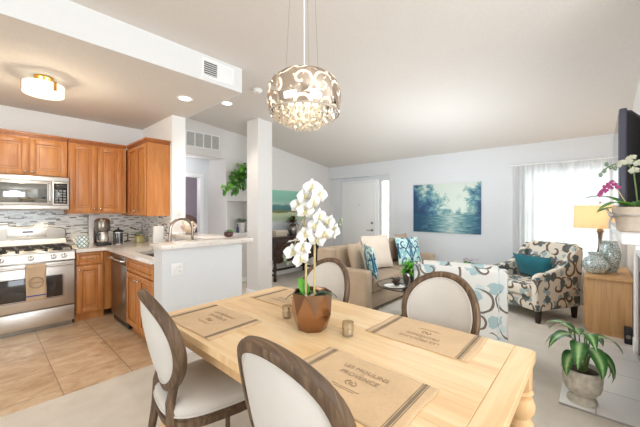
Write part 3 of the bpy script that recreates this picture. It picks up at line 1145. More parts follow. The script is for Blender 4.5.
for gx in (.14, .38, .62):
    m = MB()
    x0, x1, y0, y1, z = gx - .112, gx + .112, .05, .57, .952
    pts = [(x0, y0, z), (x1, y0, z), (x1, y1, z), (x0, y1, z)]
    for a, b in zip(pts, pts[1:] + pts[:1]):
        m.tube([a, b], .007, 6)
    m.tube([(gx, y0, z + .004), (gx, y1, z + .004)], .007, 6)
    for yy in (.17, .31, .45):
        m.tube([(x0, yy, z + .004), (x1, yy, z + .004)], .007, 6)
    for px, py in ((x0, y0), (x1, y0), (x0, y1), (x1, y1)):
        m.cyl((px, py, .912), (px, py, z), .007, n=6)
    obj('grate', m, 'castiron', c)
mb = MB()
arch = [(0.0, .915), (.76, .915), (.76, 1.14), (.73, 1.165)] + [(.73 - .7 * t / 12, 1.165 + .035 * math.sin(PI * t / 12)) for t in range(1, 12)] + [(.03, 1.165), (0, 1.14)]
mb.prism(arch, 'y', .6, .68)
bgd = obj('backguard', mb, 'steel_dark', c, bevel=.008)
mb = MB(); mb.box(.2, .57, .592, .602, 1.05, 1.165, .01, 3)
dp = obj('clock_panel', mb, 'steel', bgd)
mb = MB(); mb.box(.335, .435, .588, .594, 1.112, 1.134, .002, 1)
obj('display', mb, 'blackgloss', dp)
mb = MB(); mb.cyl((.385, .592, 1.075), (.385, .587, 1.075), .008)
obj('button', mb, 'steel_dark', dp)
mb = MB(); mb.box(0, .76, .597, .603, .925, 1.02, .002, 1)
obj('lower_panel', mb, 'whiteplastic', bgd)

# towel over the oven handle
mb = MB()
def tw(u, v):
    x = -.085 + .17 * u
    L = v * .52
    if L < .1:
        return (x, .032, .757 - .1 + L)
    if L < .14:
        a = PI * (L - .1) / .04
        return (x, .0 + .02 * math.cos(a) + .012, .757 + .02 * math.sin(a))
    return (x + .003 * math.sin(9 * v), -.01 - .004 * math.sin(u * 7 + v * 3), .757 - (L - .14))
mb.sheet(tw, 8, 40)
t = obj('dish_towel', mb, 'towel', None, solid=.004)
t.location = (.415, 4.655, .015)
tag(t, 'oatmeal towel with a round printed stamp hanging from the oven handle', 'towel')
mb = MB(); mb.box(-.086, .086, -.0205, -.0185, .425, .437)
obj('blue_stripe', mb, 'blueprint', t)
mb = MB()
for rr, w in ((.062, .002), (.053, .001)):
    mb.tube([(rr * math.cos(a), -.0195, .575 + rr * math.sin(a)) for a in [2 * PI * i / 40 for i in range(40)]], w, 4, True)
k = 0
for i in range(9):
    a = -.042 + i * .0105
    mb.box(a - .0035, a + .0035, -.0205, -.0185, .569, .582 - (i % 3) * .002)
for i in range(26):
    a = 2 * PI * i / 26
    mb.box(-.0022, .0022, -.0205, -.0185, -.003, .003, M4=Matrix.Translation((.0575 * math.cos(a), 0, .575 + .0575 * math.sin(a))))
obj('printed_stamp', mb, 'ink', t)

# --- base cabinet beside the range
c = thing('base_cabinet', 'maple base cabinet with one drawer beside the range', 'cabinet', (.785, 4.76, 0), 0, 'maple base cabinets')
mb = MB(); mb.box(0, .95, .021, .66, .1, .873); mb.box(0, .3, .07, .6, 0, .11)
obj('carcass', mb, 'cab', c)
d = add_door(c, .008, .285, .715, .862, 0, .15, .79, 'drawer', st=.03, pull=True)
add_door(c, .008, .285, .115, .7, 0, .035, .655)
# --- dishwasher, facing -x
c = thing('dishwasher', 'stainless dishwasher between the corner and the sink cabinet', 'dishwasher', (1.115, 4.6, 0), -90)
mb = MB(); mb.box(.01, .585, .03, .55, .02, .87)
obj('body', mb, 'blackplastic', c)
mb = MB(); mb.box(.008, .587, 0, .03, .1, .76, .005)
obj('door', mb, 'steel_dark', c)
mb = MB(); mb.box(.008, .587, -.004, .03, .765, .868, .005)
p = obj('control_panel', mb, 'steel_dark', c)
mb = MB(); mb.tube([(.05, 0, .8), (.05, -.035, .805), (.54, -.035, .805), (.54, 0, .8)], .01)
obj('handle', mb, 'steel', p)
# --- sink cabinet, facing -x
c = thing('base_cabinet', 'maple sink cabinet with two doors beside the grey half wall', 'cabinet', (1.115, 4.0, 0), -90, 'maple base cabinets')
mb = MB(); mb.box(0, .82, .021, .08, .1, .873); mb.box(0, .82, .021, .6, .1, .68); mb.box(0, .82, .07, .6, 0, .11)
obj('carcass', mb, 'cab', c)
add_door(c, .01, .81, .715, .862, 0, name='drawer_front', st=.035)
add_door(c, .01, .405, .115, .7, 0, .375, .65)
add_door(c, .415, .81, .115, .7, 0, .445, .65)

# --- worktop (L) and sink
mb = MB()

z0, z1 = .875, .915
mb.box(.785, 1.738, 4.735, 5.42, z0, z1)
mb.box(1.092, 1.2, 3.172, 4.735, z0, z1); mb.box(1.6, 1.738, 3.172, 4.735, z0, z1)
mb.box(1.2, 1.6, 3.172, 3.3, z0, z1); mb.box(1.2, 1.6, 3.95, 4.735, z0, z1)
o = obj('countertop', mb, 'quartz', None)
tag(o, 'pale speckled L-shaped countertop along the kitchen wall and sink', 'countertop')
c = thing('sink', 'undermount stainless sink in the counter behind the bar', 'sink', (1.4, 3.625, .875))
mb = MB()
def ring(w, d, z, r=.04):
    pts = []
    for cx, cy, a0 in ((w - r, d - r, 0), (-w + r, d - r, 90), (-w + r, -d + r, 180), (w - r, -d + r, 270)):
        for k in range(5):
            a = R(a0 + 22.5 * k)
            pts.append((cx + r * math.cos(a), cy + r * math.sin(a), z))
    return pts
mb.loft([ring(.215, .34, -.002), ring(.198, .323, -.002), ring(.19, .315, -.15), ring(.17, .3, -.165)][0:4], caps=False)
mb.face(ring(.17, .3, -.165))
obj('basin', mb, 'steel_dark', c)
mb = MB(); mb.lathe([(.045, -.164), (.045, -.16), (.03, -.158), (0, -.16)], (0, 0, 0), 16)
obj('drain', mb, 'steel', c)
# faucet
c = thing('faucet', 'tall gooseneck faucet behind the sink', 'faucet', (1.655, 3.5, .915))
mb = MB(); mb.lathe([(.028, 0), (.028, .01), (.02, .02), (.018, .08), (.014, .1)], (0, 0, 0), 16)
obj('base', mb, 'bronze', c)
mb = MB()
pts = [(0, 0, .09), (0, 0, .26)] + [(-.125 + .125 * math.cos(a), 0, .26 + .125 * math.sin(a)) for a in [PI * i / 12 for i in range(1, 13)]] + [(-.252, 0, .22)]
mb.tube(pts, .0145, 10)
obj('gooseneck', mb, 'bronze', c)
mb = MB(); mb.cyl((-.252, 0, .225), (-.256, 0, .14), .014, .019)
obj('spray_head', mb, 'bronze', c)
mb = MB(); mb.tube([(0, 0, .06), (0, -.04, .075), (0, -.09, .1)], [.009, .008, .006])
obj('lever', mb, 'bronze', c)

# --- raised bar top
mb = MB(); mb.box(1.095, 2.085, 2.905, 3.215, 1.037, 1.08, .004); mb.box(1.7, 2.085, 3.2, 4.268, 1.037, 1.08, .004)
o = obj('bar_top', mb, 'quartz', None)
tag(o, 'pale quartz breakfast bar top on the grey half wall', 'countertop')
def outlet(name, label, loc, rz, rockers, w=.115):
    c = thing(name, label, 'outlet' if 'outlet' in name else 'switch', loc, rz)
    mb = MB(); mb.box(-w / 2, w / 2, -.006, 0, -.058, .058, .004)
    obj('cover_plate', mb, 'whiteplastic', c)
    for x, kind in rockers:
        m = MB()
        if kind == 's':
            m.box(x - .016, x + .016, -.01, -.005, -.032, .032, .002)
            obj('rocker', m, 'whiteplastic', c)
        else:
            for zz in (-.02, .02):
                m.box(x - .015, x + .015, -.009, -.005, zz - .014, zz + .014, .004)
            oo = obj('socket', m, 'whiteplastic', c)
            m = MB()
            for zz in (-.02, .02):
                m.box(x - .006, x - .004, -.0095, -.0085, zz - .004, zz + .007); m.box(x + .004, x + .006, -.0095, -.0085, zz - .004, zz + .007)
            obj('slots', m, 'blackplastic', oo)
    return c
outlet('wall_outlet', 'white double outlet plate on the grey half wall', (1.255, 2.969, .835), 0, [(-.024, 's'), (.024, 'o')])
outlet('light_switch', 'white light switch plate on the kitchen wall end', (1.822, 4.269, 1.37), 0, [(0, 's')], .07)

# --- things on the kitchen counter
c = thing('pitcher', 'white ceramic pitcher with teal lattice beside the range', 'pitcher', (.885, 4.93, .915))
mb = MB(); mb.lathe([(.05, 0), (.062, .01), (.068, .06), (.066, .11), (.06, .145), (.064, .155)], n=24)
mb.uvf = lambda co, n: (math.atan2(co.y, co.x) * .067, co.z)
obj('body', mb, 'lattice', c)
mb = MB(); mb.tube([(.06, 0, .13), (.1, 0, .12), (.105, 0, .07), (.062, 0, .035)], .007)
obj('handle', mb, 'whiteceramic', c)
mb = MB(); mb.tube([(-.06, 0, .05), (-.095, 0, .09), (-.11, 0, .14)], [.014, .01, .008])
obj('spout', mb, 'whiteceramic', c)
c = thing('serving_board', 'tall white board with dark edge standing behind the coffee maker', 'board', (1.1, 5.36, .915))
mb = MB(); mb.box(-.075, .075, -.01, .01, 0, .4, .006)
obj('panel', mb, 'whiteplastic', c)
mb = MB(); mb.box(-.083, -.074, -.012, .012, 0, .4, .002)
obj('dark_edge', mb, 'steel_dark', c)
c = thing('coffee_maker', 'steel drip coffee maker in front of the white board', 'coffee maker', (1.125, 5.06, .915))
mb = MB(); mb.box(-.085, .085, -.11, .11, 0, .035, .01); mb.box(-.08, .08, .04, .11, .03, .25, .008)
obj('base', mb, 'blackplastic', c)
mb = MB(); mb.lathe([(.085, .2), (.092, .23), (.092, .33), (.08, .355), (.05, .37), (0, .372)], (0, 0, 0), 24)
obj('brew_head', mb, 'steel_dark', c)
mb = MB(); mb.lathe([(.055, .036), (.07, .06), (.07, .12), (.052, .165), (.048, .185), (0, .187)], (0, -.03, 0), 20)
g = obj('carafe', mb, 'steel', c)
mb = MB(); mb.tube([(-.045, -.07, .16), (-.075, -.11, .14), (-.07, -.11, .08)], .009)
obj('handle', mb, 'blackplastic', g)
c = thing('coffee_press', 'black and glass coffee press right of the coffee maker', 'coffee press', (1.315, 5.06, .915))
mb = MB(); mb.lathe([(.062, 0), (.066, .01), (.06, .02), (.06, .17), (.064, .175)], n=20)
obj('glass_body', mb, 'ovenglass', c)
mb = MB()
for a in range(6):
    mb.box(-.003, .003, -.064, -.058, .005, .17, M4=Matrix.Rotation(R(60 * a), 4, 'Z'))
mb.lathe([(.064, .0), (.064, .015)], n=20); mb.lathe([(.064, .16), (.064, .17)], n=20)
obj('cage', mb, 'steel', c)
mb = MB(); mb.lathe([(.066, .172), (.064, .19), (.04, .205), (.012, .21), (.012, .235), (0, .238)], n=20)
obj('lid', mb, 'blackplastic', c)
mb = MB(); mb.tube([(.06, -.02, .15), (.11, -.03, .15), (.11, -.03, .04), (.062, -.02, .03)], .009)
obj('handle', mb, 'blackplastic', c)
c = thing('storage_jar', 'small glass jar with yellow contents in the counter corner', 'jar', (1.6, 5.1, .915))
mb = MB(); mb.lathe([(.055, 0), (.062, .01), (.062, .09), (.045, .1), (0, .1)], n=18)
obj('contents', mb, 'yellow', c)
mb = MB(); mb.lathe([(.056, 0), (.065, .01), (.065, .1), (.05, .12), (.05, .13)], n=18)
obj('jar_body', mb, 'glass', c)
mb = MB(); mb.lathe([(.054, .13), (.054, .15), (0, .152)], n=18)
obj('lid', mb, 'leaf_sage', c)
c = thing('paper_towel_holder', 'roll of white paper towels standing by the sink', 'paper towels', (1.46, 3.99, .915))
mb = MB(); mb.lathe([(.075, 0), (.075, .012), (0, .013)], n=24); mb.cyl((0, 0, .01), (0, 0, .31), .006)
obj('stand', mb, 'nickel', c)
mb = MB(); mb.lathe([(.02, .015), (.056, .016), (.058, .03), (.058, .27), (.056, .285), (.02, .286)], n=28)
obj('paper_roll', mb, 'paper', c)
# ornament and succulent on the bar
c = thing('seashell_ornament', 'cream and brown seashell ornament on the bar behind the faucet', 'ornament', (1.86, 4.02, 1.095), 40)
mb = MB()
rings = []
for k in range(15):
    t = k / 14
    r = .082 * math.sin(PI * min(1, .12 + t * .85)) ** .8 + .004
    cx = -.13 + .26 * t
    rings.append([(cx + .012 * math.sin(3 * a + 6 * t), (r * (1 + .22 * math.sin(5 * a + 9 * t))) * math.cos(a), .085 + r * (1 + .18 * math.cos(4 * a + 5 * t)) * math.sin(a)) for a in [2 * PI * i / 22 for i in range(22)]])
mb.loft(rings)
obj('shell_body', mb, 'shell', c, angle=60)
mb = MB(); mb.ball((.0, -.066, .085), .07, .022, .03)
obj('brown_opening', mb, 'leaf_red', c)
c = thing('succulent_plant', 'small succulent in a dark bowl on the bar end', 'plant', (1.99, 3.27, 1.08))
mb = MB(); mb.lathe([(.032, 0), (.052, .015), (.056, .04), (.05, .055), (.044, .05), (0, .046)], n=20)
obj('bowl', mb, 'leaf_red', c)
def rosette(c_, n, L, W, seed):
    r = random.Random(seed)
    m = MB()
    for k in range(n):
        a = k * 2.4
        e = .25 + 1.1 * k / n
        d = (math.cos(a) * math.cos(e), math.sin(a) * math.cos(e), math.sin(e))
        m.leaf(c_, d, (0, 0, 1), L * r.uniform(.8, 1.1) * (1 - .3 * k / n), W, -.2, 4, .3)
    return m
obj('leaves', rosette((0, 0, .045), 18, .06, .03, 3), 'leaf_sage', c, solid=.003)
obj('leaves', rosette((.025, -.01, .05), 12, .045, .024, 5), 'leaf_bright', c, solid=.003)

# ================================================================== CEILING FIXTURES
c = thing('ceiling_light', 'opal drum ceiling light with brass mount in the kitchen', 'ceiling light', (.41, 3.98, 2.69))
mb = MB(); mb.lathe([(.075, -.02), (.075, 0), (0, 0)], n=24); mb.cyl((0, 0, -.02), (0, 0, -.09), .012)
for s in (-1, 1):
    mb.cyl((.05 * s, .02 * s, -.02), (.05 * s, .02 * s, -.055), .016)
obj('mount', mb, 'brass', c)
mb = MB(); mb.lathe([(.15, -.07), (.155, -.072), (.155, -.172), (.149, -.176), (.149, -.172), (.15, -.075)], n=40)
obj('drum_shade', mb, 'litshade', c)
mb = MB(); mb.lathe([(.0, -.184), (.09, -.183), (.148, -.174), (.148, -.168), (0, -.176)], n=40)
obj('diffuser', mb, 'litshade', c)
for a in (0, 120, 240):
    m = MB(); m.box(-.013, .013, -.161, -.151, -.15, -.062, .002, 1, Matrix.Rotation(R(a + 25), 4, 'Z')); m.box(-.012, .012, -.15, 0, -.071, -.066, M4=Matrix.Rotation(R(a + 25), 4, 'Z'))
    obj('strap', m, 'brass', c)
mb = MB(); mb.lathe([(.0, -.2), (.012, -.195), (.012, -.182)], n=14)
obj('finial', mb, 'brass', c)
point_light('kitchen_lamp_bulb', (.41, 3.98, 2.46), 18, (1, .84, .62), .12)
point_light('kitchen_lamp_uplight', (.41, 3.98, 2.64), 2.0, (1, .8, .55), .05)
def downlight(x, y, z, label, tilt=0.0):
    c = thing('recessed_light', label, 'recessed light', (x, y, z), 0, 'recessed ceiling lights')
    c.rotation_euler = (0, tilt, 0)
    mb = MB(); mb.lathe([(.062, -.002), (.085, -.006), (.09, 0), (.062, 0)], n=28)
    obj('trim_ring', mb, 'white', c)
    mb = MB(); mb.lathe([(.0, -.003), (.063, -.003), (.063, 0), (0, 0)], n=28)
    obj('lens', mb, 'downlight', c)
downlight(1.583, 3.531, 2.69, 'round recessed light in the lowered kitchen ceiling')
downlight(2.378, 3.951, ceil_z(2.378) - .001, 'round recessed light in the high ceiling beyond the lowered kitchen ceiling')
def spot(name, loc, p):
    l = bpy.data.lights.new(name, 'SPOT')
    l.energy, l.color, l.spot_size, l.spot_blend, l.shadow_soft_size = p, (1, .92, .82), R(110), .6, .06
    o = bpy.data.objects.new(name, l); COL.objects.link(o); o.location = loc
spot('recessed_light_beam', (1.583, 3.531, 2.67), 26)
spot('recessed_light_beam', (2.378, 3.951, 2.9), 24)
c = thing('smoke_detector', 'round white smoke detector on the high ceiling', 'smoke detector', (2.37, 3.22, ceil_z(2.37)))
mb = MB(); mb.lathe([(0, -.04), (.045, -.038), (.062, -.022), (.066, 0), (0, 0)], n=28)
obj('housing', mb, 'whiteplastic', c)
mb = MB(); mb.lathe([(0, -.044), (.014, -.043), (.016, -.036), (0, -.036)], n=14)
obj('test_button', mb, 'beigepot', c)
# supply vent on the soffit face
c = thing('air_vent', 'white supply vent with slats on the soffit face', 'vent', (1.46, 2.892, 2.725))
mb = MB()
for a, b, p, q in ((0, .36, 0, .025), (0, .36, .165, .19), (0, .022, .025, .165), (.338, .36, .025, .165), (.165, .185, .025, .165)):
    mb.box(a, b, -.012, 0, p, q, .002, 1)
obj('frame', mb, 'white', c)
mb = MB(); mb.box(.02, .168, -.003, -.001, .02, .17)
obj('backing', mb, 'ventdark', c)
for i in range(7):
    m = MB(); m.box(.02, .168, -.0012, .0012, -.007, .007, M4=Matrix.Translation((0, -.006, .035 + i * .021)) @ Matrix.Rotation(R(-40), 4, 'X'))
    obj('slat', m, 'white', c)
mb = MB(); mb.box(.183, .34, -.008, -.002, .022, .168, .003)
obj('blank_panel', mb, 'white', c)
# return grille above the hall
c = thing('return_air_grille', 'wide return air grille with four grey panels above the hall', 'vent', (2.29, YL, 2.475))
W_ = .63
mb = MB(); mb.box(0, W_, -.014, 0, 0, .02, .002, 1); mb.box(0, W_, -.014, 0, .25, .27, .002, 1)
for k in range(5):
    x = k * (W_ - .02) / 4
    mb.box(x, x + .02, -.014, 0, .02, .25, .002, 1)
obj('frame', mb, 'white', c)
for k in range(4):
    x = .02 + k * (W_ - .02) / 4
    m = MB(); m.box(x, x + (W_ - .02) / 4 - .02, -.006, -.001, .02, .25)
    g = obj('grille_panel', m, 'grey', c)
    m = MB()
    for j in range(15):
        m.box(x, x + (W_ - .02) / 4 - .02, -.009, -.005, .028 + j * .015, .033 + j * .015)
    obj('louvres', m, 'whiteplastic', g)

# ================================================================== HALL, NICHE
c = thing('upholstered_bed', 'brown upholstered bed with a navy cushion seen through the hall doorway', 'bed', (3.3, 6.9, 0))
mb = MB(); mb.box(-.7, .8, .5, .62, .1, 1.0, .04, 3)
mb.lathe([(.0, 0)] * 1 + [(.45, 0), (.45, .12), (0, .12)], (.0, .62, .85), 24, (0, -1, 0))
obj('headboard', mb, 'brownhide', c)
mb = MB(); mb.box(-.68, .78, -.6, .5, .12, .62, .06, 3)
obj('mattress', mb, 'navy', c)
mb = MB(); mb.box(-.35, .25, .2, .46, .62, 1.02, .1, 3)
obj('cushion', mb, 'navy', c)
for x in (-.62, .72):
    for y in (-.54, .55):
        m = MB(); m.cyl((x, y, 0), (x, y, .14), .03)
        obj('leg', m, 'legblack', c)
point_light('bedroom_fill', (2.6, 6.8, 2.1), 34, (.95, .92, 1), .3)  # added fill lamp, brightens the mauve room behind the doorway

point_light('hall_fill', (2.5, 5.5, 2.2), 1.7, (.95, .97, 1), .2)  # added unseen lamp that lightens the hall
c = thing('potted_succulent', 'grey-green succulent in a white pot in the wall niche', 'plant', (3.46, YL + .12, .962))
mb = MB(); mb.lathe([(.05, 0), (.056, .01), (.066, .19), (.06, .19), (.056, .17), (0, .17)], n=22)
obj('pot', mb, 'whiteceramic', c)
for k, (dx, dy, dz) in enumerate(((0, 0, .17), (-.06, -.02, .2), (.05, -.02, .2), (-.02, .02, .22))):
    obj('foliage', rosette((dx, dy, dz), 14, .085, .05, 20 + k), 'leaf_sage', c, solid=.002)
mb = MB(); mb.tube([(0, 0, .16), (-.05, -.01, .19), (-.08, -.02, .21)], .004); mb.tube([(0, 0, .16), (.04, -.01, .19), (.07, -.02, .21)], .004)
obj('stems', mb, 'stem_green', c)
c = thing('glass_bottle', 'small blue bottle beside the white pot in the niche', 'bottle', (3.36, YL + .1, .96))
mb = MB(); mb.lathe([(.024, 0), (.026, .01), (.026, .09), (.012, .12), (.011, .16), (.014, .165), (0, .166)], n=16)
obj('bottle_body', mb, 'blueglass', c)
mb = MB(); mb.lathe([(.013, .165), (.013, .185), (0, .187)], n=14)
obj('stopper', mb, 'whiteplastic', c)
c = thing('trailing_plant', 'trailing green plant in a pale pot hung on the wall above the niche', 'plant', (3.25, YL, 2.0))
mb = MB(); mb.lathe([(.04, -.1), (.06, -.08), (.075, .06), (.07, .06), (0, .04)], (0, -.085, 0), 20)
obj('wall_pot', mb, 'beigepot', c)
r = random.Random(11)
for k, path in enumerate((
        [(0, -.09, .05), (.1, -.12, .2), (.2, -.12, .26)], [(0, -.09, .05), (.12, -.14, .08), (.22, -.14, .02)],
        [(0, -.09, .05), (-.08, -.15, .1), (-.18, -.16, .02), (-.26, -.15, -.14)], [(0, -.09, .05), (-.1, -.14, 0), (-.22, -.14, -.12), (-.34, -.12, -.24)],
        [(0, -.09, .05), (-.04, -.16, -.04), (-.1, -.16, -.18), (-.16, -.14, -.3)], [(0, -.09, .05), (.06, -.15, -.04), (.08, -.14, -.14)], [(0, -.09, .05), (-.02, -.14, .16), (-.02, -.16, .24)])):
    m = MB(); m.tube(path, .004, 6)
    v = obj('vine', m, 'stem_green', c)
    m = MB()
    P_ = [Vector(p) for p in path]
    for i in range(26):
        t = r.random() * (len(P_) - 1)
        a = int(t)
        p = P_[a].lerp(P_[min(a + 1, len(P_) - 1)], t - a) + Vector((r.uniform(-.05, .05), r.uniform(-.05, .03), r.uniform(-.05, .05)))
        p.y = min(p.y, -.03)
        d = Vector((r.uniform(-1, 1), r.uniform(-1, -.1), r.uniform(-.9, .5)))
        m.leaf(p, d, (0, -.6, 1), r.uniform(.08, .125), r.uniform(.06, .09), .6, 4)
    obj('leaves', m, 'leaf' if k % 3 else 'leaf_bright', v)

# ================================================================== LIVING ROOM
def pillow_mb(w, h, t, n=14, M4=None):
    """square cushion in the local xz plane, thin along y"""
    m = MB()
    def prof(u, v):
        a = max(0, 1 - abs(u) ** 3.2) ** .6 * max(0, 1 - abs(v) ** 3.2) ** .6
        return a
    grid = {}
    for sgn in (-1, 1):
        for j in range(n + 1):
            for i in range(n + 1):
                u, v = -1 + 2 * i / n, -1 + 2 * j / n
                edge = i in (0, n) or j in (0, n)
                if edge and sgn == 1:
                    grid[(sgn, i, j)] = grid[(-1, i, j)]
                    continue
                pinch = 1 - .07 * (1 - abs(u * v)) * max(abs(u), abs(v)) ** 2
                grid[(sgn, i, j)] = m.bm.verts.new((u * w / 2 * pinch, sgn * t / 2 * prof(u, v), v * h / 2 * pinch))
        for j in range(n):
            for i in range(n):
                m.bm.faces.new([grid[(sgn, a, b)] for a, b in ((i, j), (i + 1, j), (i + 1, j + 1), (i, j + 1))])
    if M4 is not None:
        m.xf(M4)
    return m
def throw_pillow(label, loc, rz, tilt, w, h, t, mat, roll=0.0, group=None, spin=0.0):
    o = obj('throw_pillow', pillow_mb(w, h, t), mat, None, angle=80)
    o.location = loc
    o.rotation_euler = Euler((R(tilt), R(roll), R(rz)), 'XYZ')
    tag(o, label, 'pillow', group)
    return o

# --- sofa, back against nothing, facing the fireplace (-y)
SX, SY = 4.485, 2.66
c = thing('sofa', 'tan upholstered sofa below the wall with the front door', 'sofa', (SX, SY, 0))
mb = MB(); mb.box(-1.1, 1.1, -.42, .4, .06, .28, .02)
obj('base', mb, 'sofa', c)
for s in (-1, 1):
    m = MB(); m.box(-1.155 if s < 0 else 1.0, -1.0 if s < 0 else 1.155, -.46, .4, .05, .6, .035, 3)
    obj('arm', m, 'sofa', c)
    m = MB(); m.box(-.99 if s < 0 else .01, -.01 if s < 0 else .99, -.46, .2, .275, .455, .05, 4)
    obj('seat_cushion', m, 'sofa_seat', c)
    m = MB(); m.box(-.985 if s < 0 else .01, -.01 if s < 0 else .985, .1, .27, .45, .87, .07, 4, Matrix.Translation((0, .12, .45)) @ Matrix.Rotation(R(-8), 4, 'X') @ Matrix.Translation((0, -.12, -.45)))
    obj('back_cushion', m, 'sofa', c)
    for y in (-.4, .36):
        m = MB(); m.cyl((1.08 * s, y, 0), (1.08 * s, y, .06), .022, .03)
        obj('leg', m, 'legblack', c)
m = MB(); m.box(-1.155, 1.155, .2, .42, .05, .84, .04, 3)
obj('back', m, 'sofa', c)
throw_pillow('tan throw pillow leaning on the left sofa arm', (3.7, 2.6, .7), 6, -16, .4, .46, .14, 'sofa')
throw_pillow('large cream plush cushion leaning on the left half of the sofa back', (4.26, 2.6, .735), -9, -13, .66, .54, .12, 'creamthrow')
throw_pillow('teal patterned pillow seen edge on, wedged against the cream cushion', (3.63, 2.33, .69), 47, -12, .42, .46, .12, 'ikat')
throw_pillow('teal patterned square pillow facing forward on the right half of the sofa', (4.98, 2.42, .7), -24, -15, .5, .47, .13, 'ikat')
throw_pillow('tan pillow behind the forward facing teal pillow at the right sofa end', (5.27, 2.67, .715), -3, -13, .42, .5, .11, 'sofa')

# --- coffee table with a plate, an ornament and a potted fern
c = thing('coffee_table', 'round glass coffee table on a dark pedestal in front of the sofa', 'table', (3.66, 1.8, 0))
mb = MB(); mb.lathe([(0, .437), (.37, .437), (.375, .442), (.37, .45), (0, .45)], n=48)
obj('tabletop', mb, 'glass', c)
mb = MB(); mb.tube([(.375 * math.cos(a), .375 * math.sin(a), .443) for a in [2 * PI * i / 48 for i in range(48)]], .006, 6, True)
obj('rim', mb, 'darkwood', c)
mb = MB(); mb.lathe([(.09, .02), (.07, .06), (.04, .1), (.05, .22), (.04, .34), (.09, .42), (.1, .437)], n=20)
obj('pedestal', mb, 'darkwood', c)
for a in (20, 110):
    m = MB(); m.box(-.33, .33, -.03, .03, 0, .035, .006, 2, Matrix.Rotation(R(a), 4, 'Z'))
    obj('foot_bar', m, 'darkwood', c)
c = thing('plate', 'white oval plate with dark rim on the coffee table', 'plate', (3.4, 1.84, .452), 20)
mb = MB(); mb.lathe([(0, .004), (.1, .004), (.13, .014), (.132, .018), (.1, .012), (0, .01)], n=30)
obj('dish', mb, 'whiteceramic', c)
mb = MB(); mb.tube([(.134 * math.cos(a), .134 * math.sin(a), .016) for a in [2 * PI * i / 36 for i in range(36)]], .008, 6, True); mb.lathe([(.07, 0), (.075, .006), (0, .006)], n=20)
obj('dark_rim', mb, 'darkwood', c)
c = thing('pinecone_ornament', 'dark brown pinecone-like ornament lying on the plate', 'ornament', (3.43, 1.82, .464))
mb = MB()
for i in range(6):
    mb.ball((.02 * math.cos(i * 1.05) * (1 if i else 0), .025 * math.sin(i * 1.05), .03 + .012 * i), .045 - .005 * i, .04 - .004 * i, .025, 12, 8)
mb.tube([(0, .02, .07), (-.03, .05, .1), (-.07, .06, .1)], [.012, .01, .004])
obj('body', mb, 'darkwood', c)
c = thing('disc_ornament', 'small grey disc ornament standing beside the dark ornament on the coffee table', 'ornament', (3.57, 1.76, .45), 55)
mb = MB(); mb.cyl((0, -.012, .085), (0, .012, .085), .075, n=28); mb.box(-.04, .04, -.025, .025, 0, .02, .004)
obj('disc', mb, 'steel_dark', c)
c = thing('potted_fern', 'bushy green fern in a dark pot on the coffee table', 'plant', (3.76, 1.82, .45))
mb = MB(); mb.lathe([(.055, 0), (.06, .005), (.085, .15), (.09, .16), (.08, .16), (.075, .14), (0, .14)], n=22)
obj('pot', mb, 'blackplastic', c)
r = random.Random(4)
mb = MB()
for i in range(110):
    a = r.uniform(0, 2 * PI); e = r.uniform(.1, 1.4)
    d = Vector((math.cos(a) * math.cos(e), math.sin(a) * math.cos(e), math.sin(e)))
    mb.leaf(Vector((0, 0, .15)) + d * r.uniform(0, .06), d, (0, 0, 1), r.uniform(.08, .15), r.uniform(.018, .03), r.uniform(.5, 1.2), 4)
obj('fronds', mb, 'leaf_bright', c)

# --- armchairs
def make_armchair(label, loc, rz, mat):
    c = thing('armchair', label, 'armchair', loc, rz, 'floral armchairs')
    m = MB(); m.box(-.38, .36, -.37, .37, .15, .33, .02)
    obj('base', m, mat, c)
    m = MB(); m.box(-.22, .41, -.29, .29, .31, .465, .05, 4)
    obj('seat_cushion', m, mat, c)
    for s in (-1, 1):
        y0, y1 = (.285, .372) if s > 0 else (-.372, -.285)
        prof = [(.37, .15), (.385, .53), (.36, .585), (.3, .61), (.12, .625), (-.02, .66), (-.16, .74), (-.27, .85), (-.34, .915), (-.44, .915), (-.44, .8), (-.385, .15)]
        m = MB(); m.prism(prof, 'y', y0, y1)
        obj('arm', m, mat, c, bevel=.022)
    prof = [(-.2, .3), (-.24, .45), (-.35, .9), (-.385, .94), (-.43, .95), (-.475, .92), (-.48, .88), (-.4, .15), (-.3, .15)]
    m = MB(); m.prism(prof, 'y', -.31, .31)
    obj('backrest', m, mat, c, bevel=.02)
    for x in (-.33, .31):
        for y in (-.33, .33):
            m = MB()
            m.loft([[(x + a * w, y + b * w, z) for a, b in ((-1, -1), (1, -1), (1, 1), (-1, 1))] for w, z in ((.02, 0), (.028, .155))])
            obj('leg', m, 'legblack', c)
    return c
ch1 = make_armchair('floral scroll armchair by the window with a teal pillow on its seat', (5.05, .662, 0), 150, M['floral'])
ch2 = make_armchair('pale floral armchair seen from behind, beyond the dining table', (3.17, .975, 0), 12, M['floral_light'])
o = throw_pillow('plain teal velvet pillow on the armchair by the window', (5.12, .635, .62), 60 + 0, -24, .54, .34, .16, 'tealvelvet')
